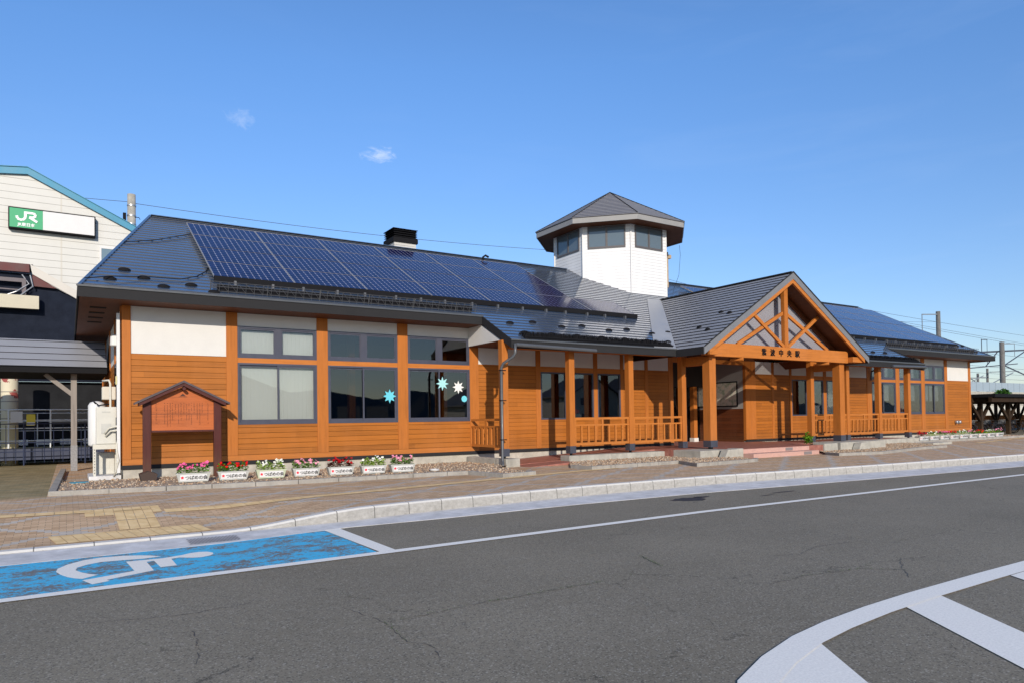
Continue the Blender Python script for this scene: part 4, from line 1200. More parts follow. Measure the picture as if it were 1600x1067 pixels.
mb = MB(); mb.box(.64, 2.24, y-.06, y+.06, 1.37, 1.42); mb.build('bottom_rail', m_dkwood, NB)
mb = MB(); mb.box(.64, 2.24, y-.033, y-.03, 1.865, 1.875); mb.prism([(1.36, y-.036, 2.37), (1.52, y-.036, 2.37), (1.44, y-.036, 2.44)], (0, .005, 0)); mb.box(1.33, 1.55, y-.036, y-.03, 2.345, 2.355)
rnd = random.Random(3)
for i in range(22):
    x = .70+i*.069+rnd.uniform(-.01, .01)
    if i in (1, 20): z = 2.15; zend = rnd.uniform(1.5, 1.7)
    elif 4 <= i <= 18: z = 2.17; zend = rnd.choice((1.52, 1.6, 1.7, 1.88, 1.9))
    else: continue
    sz = .022 if i > 1 and i < 20 else .03
    while z > zend:
        if rnd.random() < .9:
            # small brushed characters: three or four strokes each, too small to read
            for q in range(3):
                a, c = rnd.uniform(-1, 1)*sz/2, rnd.uniform(-1, 1)*sz/2
                if rnd.random() < .5: mb.box(x-sz/2, x+sz/2, y-.034, y-.03, z+a-.002, z+a+.002)
                else: mb.box(x+c-.002, x+c+.002, y-.034, y-.03, z-sz/2, z+sz/2)
        z -= sz*1.5
mb.build('inscription', mat('ink', (.06, .02, .012), .7), pan)
mb = MB()
for s_ in (-1, 1):
    mb.prism([(1.44, y-.30, 2.80), (1.44+s_*1.20, y-.30, 2.19), (1.44+s_*1.20, y-.30, 2.13), (1.44, y-.30, 2.74)], (0, .60, 0))
rfn = mb.build('board_roof', wear((.07, .05, .055), .15, 4, .45, name='board_roof_metal'), NB)
mb = MB()
for s_ in (-1, 1):
    mb.prism([(1.44, y-.27, 2.735), (1.44+s_*1.1, y-.27, 2.175), (1.44+s_*1.1, y-.27, 2.09), (1.44, y-.27, 2.645)], (0, .54, 0))
mb.tube([(1.44, y-.32, 2.57), (1.44, y+.25, 2.57)], .045, 8)
each(mb, 'rafter', m_dkwood, NB)

# flower planters
PALG = [(.10, .22, .03), (.16, .30, .05), (.06, .14, .02)]
def foliage(n, cols, seed, L=.62, Wd=.20, z0=.20, flowers=26, wh=False, fcol=((.7, .05, .25),), fr=.032):
    rd = random.Random(seed); lf = MB(); fl_ = MB()
    for _ in range(n):
        x = rd.uniform(-L/2, L/2); yv = rd.uniform(-Wd/2, Wd/2); hgt = .27*(1-.35*abs(2*yv/Wd)**2)*(.75+.25*math.sin(x*23+seed))
        z = z0+rd.random()**.7*hgt; a = rd.uniform(0, 6.28); tl = rd.uniform(.02, .9); s_ = rd.uniform(.034, .062)
        d = Vector((math.cos(a), math.sin(a), tl*.6)).normalized()*s_; sd = Vector((-math.sin(a), math.cos(a), rd.uniform(-.4, .4)))*s_*.55
        p = Vector((x, yv, z)); lf.poly([p, p+d*.5+sd, p+d*1.1, p+d*.5-sd])
    for i_ in range(flowers):
        x = rd.uniform(-L/2, L/2); yv = rd.uniform(-Wd/2-.03, Wd/2); z = z0+.12+.14*(1-.35*abs(2*yv/Wd)**2)*(.75+.25*math.sin(x*23+seed))+rd.uniform(-.06, .045)
        r_ = fr*rd.uniform(.7, 1.25); nrm = Vector((rd.uniform(-.5, .5), rd.uniform(-1, -.1), rd.uniform(.1, .9))).normalized(); a = nrm.orthogonal().normalized(); b2 = nrm.cross(a)
        c0 = Vector((x, yv, z)); k0 = rd.uniform(0, 6)
        for q in range(5):
            t0 = k0+q*1.2566; pts = [c0, c0+(a*math.cos(t0-.55)+b2*math.sin(t0-.55))*r_+nrm*.006, c0+(a*math.cos(t0)+b2*math.sin(t0))*r_*1.25+nrm*rd.uniform(-.004, .012), c0+(a*math.cos(t0+.55)+b2*math.sin(t0+.55))*r_+nrm*.006]
            fl_.poly(pts)
    return lf, fl_
def leafmat(name, c, var=.5):
    def fn(N, b):
        ob = N.obj(); n = N.noise(ob, 28, 2); t = N.white(N.comb(*[N.m('FLOOR', N.m('MULTIPLY', q, 30)) for q in N.xyz(ob)]))
        N.lk(N.ramp(t, [(0, tuple(q*(1-var) for q in c)), (1, tuple(min(1, q*(1+var)) for q in c))]), b.inputs['Base Color'])
        b.inputs['Subsurface Weight'].default_value = 0
    return mat(name, c, .7, spec=.08, fn=fn)
lm_g = leafmat('leaf_green', (.13, .28, .02)); lm_l = leafmat('leaf_lime', (.30, .46, .06)); lm_r = leafmat('leaf_bronze', (.13, .035, .02))
fm = {'pink': leafmat('petal_pink', (.80, .12, .32), .25), 'red': leafmat('petal_red', (.62, .006, .008), .2), 'white': leafmat('petal_white', (.80, .80, .72), .1), 'rose': leafmat('petal_rose', (.85, .30, .42), .25), 'crimson': leafmat('petal_crimson', (.42, .008, .012), .3)}
m_trough = wear((.43, .435, .41), .08, 5, .5, name='trough_plastic'); m_trough2 = wear((.46, .50, .36), .1, 5, .5, name='trough_mossy')
m_label = mat('label_white', (.68, .68, .69), .5); m_ink = mat('label_ink', (.02, .02, .022), .6); m_redm = mat('label_red', (.72, .01, .03), .6)
def planter(loc, L, kind, lm, label, group, trough=m_trough, rot=0.0, seed=1, lettering=True, n=620):
    P_ = empty('flower_planter', (0, 0, 0)); tag(P_, label, 'flower planter', group)
    Wd = .26; H_ = .23
    bot = [(-L/2+.05, -Wd/2+.03), (L/2-.05, -Wd/2+.03), (L/2-.05, Wd/2-.03), (-L/2+.05, Wd/2-.03)]; top = [(-L/2, -Wd/2), (L/2, -Wd/2), (L/2, Wd/2), (-L/2, Wd/2)]
    mb = MB(); i0 = 0
    mb.v = [(*p, .0) for p in bot]+[(*p, H_-.03) for p in top]+[(p[0]*1.025, p[1]*1.06, H_-.03) for p in top]+[(p[0]*1.025, p[1]*1.06, H_) for p in top]+[(p[0]*.95, p[1]*.86, H_) for p in top]+[(p[0]*.94, p[1]*.84, H_-.05) for p in top]
    for lv in range(5):
        for q in range(4): mb.f.append((lv*4+q, lv*4+(q+1) % 4, lv*4+4+(q+1) % 4, lv*4+4+q))
    mb.f.append((3, 2, 1, 0)); mb.f.append((20, 21, 22, 23))
    mb.box(-L/2+.06, L/2-.06, -Wd/2+.015, -Wd/2+.03, 0.0, .03)
    mb.build('trough', trough, P_)
    slope = .03/(H_-.03)
    pl_ = MB(); yb = lambda z: -Wd/2+.03-slope*z-.006
    lw = L*.40
    pl_.prism([(-lw, yb(.035), .035), (lw, yb(.035), .035), (lw, yb(.19), .19), (-lw, yb(.19), .19)], (0, .004, 0)); lb = pl_.build('name_plate', m_label, P_)
    if lettering:
        t_ = text('lettering', 'つばめの会', .112*L/.80, (-lw*.64, yb(.068)-.007, .068), (R(98.5), 0, 0), m_ink, lb, .001, .0022, space=.92)
    mb = MB(); mb.prism([(p_[0], yb(.115)-.005, p_[2]) for p_ in star_poly(-lw*.83, .115, .042, .026, 5, 0)], (0, .003, 0)); mb.build('red_emblem', m_redm, lb)
    lf, fl_ = foliage(n, None, seed, L*.93, Wd*.9, H_-.02, {'pink': 24, 'red': 30, 'white': 18, 'rose': 24, 'crimson': 32}[kind])
    lf.build('foliage', lm, P_); fl_.build('flowers', fm[kind], P_)
    P_.location = loc; P_.rotation_euler = (0, 0, rot)
    return P_
ROW = [(1.48, -2.45, .80, 'pink', lm_g, 'planter of bright pink flowers, first on the left under the notice board', m_trough),
       (2.45, -2.52, .77, 'red', lm_g, 'planter of bright red flowers just right of the notice board post', m_trough),
       (3.40, -2.65, .77, 'white', lm_l, 'mossy greenish planter of white flowers below the blind-covered window', m_trough2),
       (4.33, -2.75, .74, 'rose', lm_g, 'planter of soft pink flowers, fourth from the notice board', m_trough),
       (5.27, -2.90, .74, 'crimson', lm_r, 'planter of dark red flowers with bronze leaves, gaps between the plants', m_trough),
       (6.19, -3.05, .74, 'white', lm_l, 'clean grey planter of white flowers, second from the end nearest the porch', m_trough),
       (7.05, -3.15, .74, 'rose', lm_g, 'last planter of pink flowers, next to the small white dish', m_trough)]
for i, (x, yv, L_, kd, lm, lab, tr) in enumerate(ROW):
    planter((x, yv, .085), L_, kd, lm, lab, 'white flower planters in a row under the left windows', tr, -.07, i+1)
KR = ['crimson', 'white', 'pink', 'red', 'white', 'rose', 'red', 'white', 'rose']
LR = ['crimson planter at the near end of the far row', 'white-flowered planter, second in the far row from the porch corner', 'pink planter between white and red ones near the start of the far row', 'red planter, fourth in the far row beneath the wide right-wing windows', 'white-flowered planter in the middle of the far row', 'rose planter just right of the middle of the far row', 'deep red planter, third from the far end of the far row', 'white-flowered planter next to the far end of the far row', 'rose planter at the far end of the far row, past the building corner']
for i in range(9):
    planter((37.85+i*1.10, -2.42, .12), 1.03, KR[i], {'crimson': lm_r, 'red': lm_g, 'white': lm_l, 'pink': lm_g, 'rose': lm_g}[KR[i]], LR[i], 'white flower planters in a row on the far curb', m_trough, 0, 20+i, True, 260)
tag(MB().lathe((7.95, -3.5, .085), [(.13, 0), (.16, .05), (.14, .05), (.12, .02), (.001, .02)], 18).build('white_dish', m_white), 'small white dish lying on the gravel right of the last near planter', 'dish')
mb = MB(); mb.box(-1.25, -.82, -.85, -.45, .08, .10)
tag(mb.build('blue_scrap', mat('blue_tape', (.06, .25, .35), .6)), 'scrap of blue sheeting lying on the gravel at the building corner', 'scrap')
def bush(name, c, r, n, mt_, lab, cat, seed, leaf=.05, flat=1.0):
    rd = random.Random(seed); mb = MB()
    for _ in range(n):
        d = Vector((rd.gauss(0, 1), rd.gauss(0, 1), rd.gauss(0, 1))).normalized()*(rd.random()**.4)
        p = Vector(c)+Vector((d.x*r[0], d.y*r[1], d.z*r[2]))*(.75+.35*math.sin(7*d.x+5*d.z+seed))
        a = rd.uniform(0, 6.28); s_ = leaf*rd.uniform(.6, 1.4); e = Vector((math.cos(a), math.sin(a), rd.uniform(-.5, .9)))*s_; q = Vector((-math.sin(a), math.cos(a), rd.uniform(-.6, .6)))*s_*.5
        mb.poly([p-e, p+q, p+e, p-q])
    return tag(mb.build(name, mt_), lab, cat)
bush('small_shrub', (25.05, -4.25, .60), (.22, .2, .28), 260, lm_g, 'small round bright green shrub growing beside the entrance steps', 'shrub', 4, .06)

# outdoor units at the left corner
m_ac = wear((.55, .54, .49), .05, 4, .45, name='unit_paint')
def unit(name, x0, x1, y0, y1, z0, z1, label):
    U = empty(name, ((x0+x1)/2, (y0+y1)/2, z0)); tag(U, label, 'outdoor unit')
    MB().box(x0, x1, y0, y1, z0, z1).build('casing', m_ac, U, bevel=.02)
    g_ = MB()
    for i in range(9): g_.box(x0-.012, x0-.004, y0+.08, y1-.3, z0+.12+i*.06, z0+.135+i*.06)
    g_.box(x0+.12, x1-.14, y0-.008, y0-.001, z0+(z1-z0)*.28, z0+(z1-z0)*.55)
    g_.box(x0+.14, x1-.16, y0-.008, y0-.001, z1-.16, z1-.13)
    each(g_, 'grille', wear((.45, .45, .42), .1, 4, .5, name='grille_grey') if name == 'water_heater' else bpy.data.materials['unit_paint'], U)
    return U
unit('water_heater', -.62, -.12, .25, .62, 1.06, 2.10, 'upper cream outdoor unit standing on the slotted steel stand')
unit('heat_pump', -.60, -.14, .9, 1.6, .18, .80, 'lower outdoor unit tucked beneath the slotted steel stand')
tag(MB().lathe((-.58, .95, 1.0), [(.20, 0), (.22, .05), (.22, 1.15), (.17, 1.24), (.05, 1.28)], 20).build('white_tank', m_white, smooth=True), 'tall rounded white tank behind the upper outdoor unit', 'tank')
st_ = MB()
for x in (-.66, -.12):
    for yv in (.2, .66): st_.box(x-.03, x+.03, yv-.03, yv+.03, .16, 1.04)
st_.box(-.70, -.08, .16, .19, .92, 1.05); st_.box(-.70, -.08, .66, .69, .92, 1.05); st_.box(-.70, -.66, .19, .66, .92, 1.05); st_.box(-.70, -.08, .17, .69, 1.045, 1.055)
ob = empty('unit_stand', (-.4, .4, .08)); tag(ob, 'cream slotted-angle stand on a concrete slab at the building corner', 'stand')
st_.build('frame', m_cream, ob)
h_ = MB()
for x in (-.66, -.12):
    for i in range(9): h_.box(x-.008, x+.008, .165, .169, .25+i*.08, .28+i*.08)
h_.build('slot_holes', m_black, ob)
MB().box(-.80, -.02, .1, 1.75, .06, .18).build('slab', m_gutterst, ob, bevel=.01)
# pipes and boxes on the corner
pp = empty('corner_pipework', (-.1, .1, .1)); tag(pp, 'white drainpipe and insulated hoses running down the left corner of the station', 'pipework')
mb = MB(); mb.box(-.13, -.05, -.02, .08, .25, 4.7); mb.build('duct', m_white, pp)
mb = MB(); mb.tube([(-.42, .2, 1.35), (-.32, .15, 1.5), (-.16, .1, 1.55), (-.06, .02, 1.56)], .028, 8); mb.tube([(-.40, .21, 1.27), (-.28, .15, 1.42), (-.12, .06, 1.45)], .024, 8)
mb.tube([(-.10, .02, 1.3), (-.14, -.02, .9), (-.09, -.04, .6), (-.16, .0, .3), (-.2, .1, .15)], .022, 8)
mb.tube([(-.3, .3, 1.15), (-.27, .3, 1.7), (-.27, .3, 2.75), (-.3, .34, 2.85), (-.45, .5, 2.84)], .03, 8)
each(mb, 'hose', m_cream, pp, smooth=True)
mb = MB(); mb.tube([(-.62, .6, 2.2), (-.66, .5, 2.25), (-.55, .3, 2.14), (-.3, .3, 2.18)], .02, 8); mb.tube([(-.09, .14, 1.1), (-.09, .16, 1.8)], .06, 8); each(mb, 'cable', m_black, pp)
tag(MB().box(-.16, -.14+.02, -.03, .06, 2.72, 2.95).build('junction_box', wear((.55, .50, .25), .1, 8, .5, name='box_yellow')), 'small yellowish junction box on the white corner duct', 'junction box')
tag(MB().box(-.42, -.05, 1.9, 2.3, 2.35, 2.75).build('meter_box', m_cream, bevel=.03), 'cream electricity meter box on the left end wall', 'meter box')
tag(MB().lathe((-.12, .95, 3.9), [(.03, .3), (.12, .25), (.13, .0), (.11, -.02)], 14).build('vent_hood', m_white), 'white round vent hood high on the left end wall', 'vent hood')

# ------------------------------------------------------------------ covered way and overbridge, left
CW = empty('covered_walkway', (-1.1, 6.6, 0)); tag(CW, 'low grey metal canopy on timber posts joining the station at the left', 'canopy')
mb = MB(); stepped(mb, [(-14, 0), (-.12, 0), (-.12, 2.1), (-14, 2.1)], .5, .022, lambda u, v, e: (u, 6.0+v, 3.60+.52*v+e))
mb.poly([(-14, 8.1, 4.69), (-.12, 8.1, 4.69), (-.12, 10.2, 3.6), (-14, 10.2, 3.6)]); mb.poly([(-.12, 6, 3.55), (-.12, 10.2, 3.55), (-.12, 8.1, 4.69)])
mb.build('canopy_roof', [wear((.29, .295, .32), .08, 1, .5, name='canopy_sheet'), m_black], CW)
mb = MB(); mb.box(-14, -.12, 6.0, 6.03, 3.42, 3.58); mb.box(-14, -.12, 6.0, 10.2, 3.40, 3.42); mb.build('canopy_soffit', m_black, CW)
pq = MB().box(-1.20, -1.02, 6.55, 6.73, .9, 3.4).build('post', m_greywood, CW)
MB().box(-1.21, -1.01, 6.54, 6.74, 0, .9).build('post_sleeve', wear((.22, .22, .23), .4, 30, .5, .4, name='scuffed_steel'), pq)
mb = MB(); mb.bar((-1.12, 6.64, 2.65), (-1.95, 6.64, 3.38), .12, .14); mb.build('brace', m_greywood, CW)

OB = empty('overbridge_building', (-4, 17, 0)); tag(OB, 'tall cream-clad railway overbridge building with teal roof edge behind the station', 'building')
def f_lap(N, b):
    p = N.geo(); x, y, z = N.xyz(p); fr = N.m('FRACT', N.m('DIVIDE', z, .335)); gr = N.m('LESS_THAN', fr, .07)
    n = N.noise(N.scale(p, (1, 1, .3)), 1.3, 5)
    c = N.mix(n, (.56, .555, .52), (.64, .635, .61)); c = N.mix(N.m('MULTIPLY', gr, .75), c, (.20, .19, .17))
    jx = N.m('LESS_THAN', N.m('ABSOLUTE', N.m('ADD', x, 1.54)), .035); c = N.mix(N.m('MULTIPLY', jx, .5), c, (.50, .46, .38))
    N.lk(c, b.inputs['Base Color']); N.lk(N.bump(fr, .4, .03), b.inputs['Normal'])
m_lap = mat('lap_cladding', rough=.6, fn=f_lap)
OW = [(-14, 17, 7.0), (.9, 17, 7.0), (4.5, 17, 7.0), (4.5, 17, 9.95), (-2.86, 17, 13.56), (-7.5, 17, 13.0), (-14, 17, 12.2)]
MB().prism(OW, (0, 9, 0)).build('wall', m_lap, OB)
mb = MB()
for a, b_ in (((-2.86, 13.62), (4.8, 9.86)), ((-2.86, 13.62), (-14, 12.25))):
    mb.prism([(a[0], 16.85, a[1]), (b_[0], 16.85, b_[1]), (b_[0], 16.85, b_[1]-.32), (a[0], 16.85, a[1]-.32)], (0, .13, 0))
    mb.prism([(a[0], 16.8, a[1]+.03), (b_[0], 16.8, b_[1]+.03), (b_[0], 16.8, b_[1]), (a[0], 16.8, a[1])], (0, 9.4, 0))
mb.build('roof_edge', wear((.04, .24, .38), .1, 3, .5, name='teal_metal'), OB)
mb = MB(); mb.box(.02, .10, 16.93, 16.99, 9.1, 10.3); mb.box(.10, 1.6, 16.93, 16.99, 10.2, 10.3); wn = mb.build('window', m_white, OB)
MB().box(.10, 1.6, 16.95, 16.97, 8.9, 10.2).build('pane', mat('overbridge_glass', (.15, .22, .27), .1), wn)
SG = empty('station_sign', (-1.86, 16.8, 10.7)); tag(SG, 'wide white and green railway company sign on the cream overbridge wall', 'sign')
MB().box(-3.58, -.15, 16.66, 16.98, 10.66, 11.64).build('sign_case', m_black, SG)
MB().box(-2.26, -.20, 16.63, 16.655, 10.71, 11.59).build('sign_face', m_white, SG)
gf = MB().box(-3.53, -2.262, 16.63, 16.655, 10.71, 11.59).build('sign_green', mat('sign_green_paint', (.02, .33, .14), .5), SG)
# the two joined letters of the emblem, drawn as thick strokes
m_signw = mat('sign_white', (.8, .8, .8), .5)
def thick(pts, w_, y):
    mb = MB()
    for i in range(len(pts)-1):
        a, b_ = Vector((pts[i][0], y, pts[i][1])), Vector((pts[i+1][0], y, pts[i+1][1]))
        d = (b_-a).normalized(); n_ = Vector((-d.z, 0, d.x))*w_/2; e = d*w_*.0
        mb.prism([a-n_-e, b_-n_+e, b_+n_+e, a+n_-e], (0, -.01-.001*i, 0))
    return mb
J = [(-2.93, 11.47), (-2.93, 11.22), (-2.97, 11.12), (-3.05, 11.07), (-3.15, 11.07), (-3.23, 11.12), (-3.26, 11.24)]
mm = thick(J, .105, 16.625); n0 = mm
Rr = [(-2.93, 11.42), (-2.62, 11.42), (-2.56, 11.38), (-2.55, 11.31), (-2.58, 11.25), (-2.66, 11.22), (-2.78, 11.22), (-2.48, 11.03)]
k_ = thick(Rr, .105, 16.62); i = len(mm.v); mm.v += k_.v; mm.f += [tuple(i+q for q in f_) for f_ in k_.f]
mm.build('emblem', m_signw, gf)
text('company_name', 'JR東日本', .17, (-3.22, 16.622, 10.80), (R(90), 0, 0), m_signw, gf, .003, .005)

SW = empty('footbridge_stair', (-3, 15.4, 7)); tag(SW, 'rusty maroon and cream covered footbridge stair below the overbridge wall', 'footbridge stair')
mb = MB(); mb.box(-14, -2.73, 15.3, 15.5, 8.43, 8.80); mb.prism([(-2.62, 15.36, 8.40), (-1.72, 15.36, 7.80), (-2.62, 15.36, 7.84)], (0, .1, 0)); mb.build('rusty_fascia', m_maroon, SW)
mb = MB(); mb.prism([(-2.70, 15.3, 8.80), (2, 15.3, 6.05), (2, 15.3, 5.68), (-2.62, 15.3, 8.36), (-2.66, 15.3, 8.55)], (0, .12, 0)); mb.build('stair_skirt', wear((.56, .53, .48), .06, 2, .6, name='skirt_cream'), SW)
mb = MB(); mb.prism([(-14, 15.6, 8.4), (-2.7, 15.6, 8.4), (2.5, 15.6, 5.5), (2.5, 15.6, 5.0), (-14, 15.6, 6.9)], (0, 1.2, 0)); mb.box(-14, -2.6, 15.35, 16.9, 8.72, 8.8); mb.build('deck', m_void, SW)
mb = MB(); mb.box(-14, -2.85, 15.2, 15.35, 7.95, 8.12); mb.box(-3.0, -2.85, 15.2, 15.35, 7.4, 7.95); mb.bar((-3.0, 15.2, 7.6), (-14, 15.2, 7.75), .04, .05); mb.build('steel_beam', wear((.12, .10, .11), .3, 3, .6, name='steel_rusty'), SW)
mb = MB(); mb.box(-14, -2.37, 14.9, 15.2, 6.75, 7.33); mb.build('beam_cover', wear((.50, .46, .35), .08, 2, .6, name='cover_cream'), SW)
mb = MB(); mb.tube([(-3.0, 15.28, 8.3), (-2.75, 15.25, 7.9), (-3.2, 15.1, 7.5), (-3.6, 15.1, 7.3), (-5, 15.1, 7.1)], .03, 8); mb.tube([(-2.7, 15.28, 8.3), (-2.6, 15.25, 7.8), (-3.1, 15.1, 7.3)], .03, 8); each(mb, 'cable', m_galv, SW)
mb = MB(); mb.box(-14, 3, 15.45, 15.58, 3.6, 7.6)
mb.build('shade_sheet', m_void, SW)  # sheet painted near-black as the open shadow below the stair
mb = MB(); mb.box(-14, 3, 15.75, 16.0, -.05, 3.6); mb.build('back_wall', wear((.022, .023, .026), .3, 2, .95, name='shaded_concrete', spec=.03), SW)  # shade behind the railings is put into the wall's near-black colour
COLM = empty('white_column', (-3.32, 13, 0)); tag(COLM, 'thick round cream column with red peeling paint behind the railings', 'column')
def f_col(N, b):
    p = N.geo(); x, y, z = N.xyz(p); n = N.noise(p, 3, 5)
    m1 = N.m('MULTIPLY', N.m('GREATER_THAN', n, .56), N.m('GREATER_THAN', z, 2.75))
    c = N.mix(m1, (.62, .57, .42), (.30, .07, .06)); N.lk(c, b.inputs['Base Color'])
MB().tube([(-3.32, 13, 0), (-3.32, 13, 4.2)], .30, 24).build('shaft', mat('column_paint', rough=.6, fn=f_col), COLM, smooth=True)
mb = MB()
for z in (1.9, 2.6, 3.0): mb.tube([(-3.32, 13, z), (-3.32, 13, z+.04)], .305, 24)
each(mb, 'band', mat('band_grey', (.3, .28, .24), .6), COLM)
tag(MB().box(-3.25, -2.85, 12.3, 12.33, 1.75, 2.2).build('white_notice', m_white), 'white notice board hung on the pale rail in front of the column', 'notice')
nt = MB().box(-2.72, -2.42, 12.3, 12.33, 1.62, 2.08).build('yellow_notice', mat('notice_yellow', (.75, .6, .06), .6)); tag(nt, 'yellow and white notice fixed to the pale rail', 'notice')
MB().box(-2.70, -2.44, 12.294, 12.3, 1.64, 1.76).build('notice_text_panel', m_white, nt)
def fence(name, x0, x1, y, z0, z1, m_, rails, step, label, r=.03, br_=.012, bars=0):
    F = empty(name, ((x0+x1)/2, y, z0)); tag(F, label, 'railing')
    mb = MB()
    for z in rails: mb.tube([(x0, y, z), (x1, y, z)], r*.7, 6)
    mb.build('rail', m_, F)
    x = x0; mb = MB()
    while x <= x1: mb.tube([(x, y, z0), (x, y, z1)], r, 6); x += step
    each(mb, 'upright', m_, F)
    if bars:
        mb = MB(); x = x0
        while x <= x1: mb.tube([(x, y, z0+.1), (x, y, z1-.05)], br_, 4); x += bars
        mb.build('bar', m_, F)
    return F
fence('ramp_railing', -9, 1.5, 12.4, .55, 2.27, m_railw, (2.27, 1.84, 1.51, 1.0), 1.42, 'pale blue-white tubular railing along the ramp at the left', .032)
fence('ramp_railing', -9, 1.5, 13.9, .7, 2.15, m_railw, (2.15, 1.8, 1.4), 2.2, 'thin pale railing farther back on the ramp', .022)
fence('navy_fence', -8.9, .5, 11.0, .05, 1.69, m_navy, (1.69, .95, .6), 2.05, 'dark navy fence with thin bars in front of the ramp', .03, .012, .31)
RM = empty('access_ramp', (-3, 12.6, 0)); tag(RM, 'navy steel access ramp beam with shaded gap below', 'ramp')
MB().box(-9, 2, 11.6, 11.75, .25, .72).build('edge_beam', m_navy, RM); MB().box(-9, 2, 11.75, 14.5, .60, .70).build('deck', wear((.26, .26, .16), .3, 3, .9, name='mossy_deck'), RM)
mb = MB()
for i in range(9): mb.box(-7+i*.9, -6.4+i*.9, 15.4, 15.5, .75, 1.0)
each(mb, 'pale_block', m_white, RM)

# utility pole behind
UP = empty('utility_pole', (1.61, 20, 0)); tag(UP, 'concrete utility pole rising behind the left end of the roof', 'utility pole')
MB().tube([(1.61, 20, 0), (1.61, 20, 13.95)], [.26, .20], 16).build('pole', m_conc, UP, smooth=True)
mb = MB()
for z in (13.3, 12.75, 12.3): mb.tube([(1.61, 20, z), (1.61, 20, z+.07)], .225, 16)
each(mb, 'band', m_galv, UP)
mb = MB(); mb.box(1.2, 1.35, 19.9, 20.05, 12.35, 12.9); mb.tube([(1.61, 19.9, 12.72), (1.95, 19.8, 12.70), (2.0, 19.8, 12.6)], .02, 6); each(mb, 'bracket', m_black, UP)
def wire(name, pts, r, label):
    mb = MB(); mb.tube(pts, r*.75, 5); return tag(mb.build(name, m_wireg), label, 'wire')
def sag(a, b_, s_, n=14):
    a, b_ = Vector(a), Vector(b_); return [a.lerp(b_, i/n)-Vector((0, 0, 4*s_*(i/n)*(1-i/n))) for i in range(n+1)]
wire('overhead_wire', sag((-12, 20.2, 13.3), (1.6, 20.2, 13.6), .15), .018, 'overhead wire left of the utility pole above the teal roof edge')
wire('overhead_wire', sag((1.6, 20.2, 13.55), (32, 20.2, 14.5), .35)+sag((32, 20.2, 14.5), (98.8, 26, 14.0), 1.6), .02, 'long overhead wire running above the station roof behind the chimney')

# ------------------------------------------------------------------ far right: railway structures and cycle shed
m_polec = mat('pole_concrete', rough=.9, fn=lambda N, b: f_conc(N, b, (.17, .165, .155), .9))
def catenary_pole(x, yv, h, label, r=.26):
    C_ = empty('catenary_pole', (x, yv, 0)); tag(C_, label, 'catenary pole', None)
    MB().tube([(x, yv, 0), (x, yv, h)], [r*1.15, r*.9], 12).build('pole', m_polec, C_, smooth=True); return C_
c1 = catenary_pole(98.8, 26, 15.4, 'tall concrete pole above the right end of the roof', .30)
MB().bar((98.8, 26, 15.0), (94.6, 26, 14.7), .12, .14).bar((94.6, 26, 14.75), (94.6, 26, 12.0), .08, .08).build('bracket', m_galv, c1)
c2 = catenary_pole(117.4, 26, 12.15, 'thick weathered concrete gantry pole past the right end of the building', .36)
MB().bar((117.4, 26, 11.9), (121.6, 26, 12.1), .1, .12).bar((121.6, 26, 12.1), (121.6, 26, 10.2), .06, .06).build('bracket', m_galv, c2)
gp = MB(); 
gp.bar((107.0, 26.6, 10.15), (135, 26.6, 11.9), .18, .24); gp.bar((107.5, 26.6, 7.95), (124, 26.6, 9.15), .12, .14)
gp.bar((113.5, 26.6, 8.4), (117.5, 26.6, 10.8), .1, .12); gp.bar((119.5, 26.6, 8.75), (128, 26.6, 11.6), .1, .14); gp.bar((119.5, 26.6, 8.75), (128, 26.6, 7.2), .12, .16)
gp.bar((112.4, 26.6, 12.4), (112.4, 26.6, 10.4), .08, .08); gp.bar((112.4, 26.6, 12.3), (114.2, 26.6, 12.35), .08, .1); gp.bar((114.1, 26.6, 12.3), (114.1, 26.6, 8.7), .05, .05); gp.bar((119.8, 26.6, 11.0), (119.6, 26.6, 9), .05, .05)
tag(gp.build('gantry_truss', m_steel), 'dark steel gantry beams and braces across the tracks at the far right', 'gantry')
g2 = MB(); g2.bar((108, 28, 6.4), (117, 28, 7.0), .1, .12); g2.bar((111, 28, 7.0), (115.5, 28, 5.6), .1, .1); g2.bar((108.5, 28, 5.2), (116, 28, 7.2), .08, .1); g2.bar((118, 28, 7.8), (128, 28, 8.2), .1, .12); g2.bar((118, 28, 5.9), (126, 28, 7.9), .1, .12)
tag(g2.build('gantry_braces', m_galv), 'pale diagonal gantry braces behind the thick gantry pole', 'gantry')
for x, yv, h, r in ((106.6, 26.5, 10.2, .2), (122, 30, 8.6, .18), (128, 34, 8.2, .2), (140, 44, 7.6, .2), (119, 40, 6.6, .12)):
    pl_ = catenary_pole(x, yv, h, {106.6: 'slim grey pole standing right against the building corner', 122: 'slim pole just right of the thick gantry pole', 128: 'far pole at the right edge of the picture', 140: 'faint distant pole between the gantry beams', 119: 'short distant pole behind the barrier'}[x], r)
mb = MB()
SLIM = [o for o in bpy.data.objects if o.get('label', '').startswith('slim grey pole')][0]
for x in (106.6,):
    for z in (6.6, 7.6, 8.6): mb.box(x-.5, x+.5, 26.2, 26.5, z, z+.12)
for o in each(mb, 'insulator_arm', m_black, SLIM): pass
k = 0
for z0, z1, yv in ((15.6, 14.5, 30), (15.1, 12.9, 30), (14.2, 12.0, 28), (11.2, 10.6, 28), (9.2, 8.9, 29), (8.2, 8.1, 30), (7.5, 7.4, 31)):
    wire('railway_wire', sag((70, yv, z0+.4), (160, yv, z1-.3), .3), .03, ['uppermost faint railway wire in the sky at the right', 'second railway wire from the top at the right', 'railway wire reaching the thick gantry pole head', 'wire crossing under the upper gantry beam', 'wire at the level of the lower gantry beam', 'wire just below the lower gantry beam', 'lowest railway wire above the barrier fence'][k]); k += 1
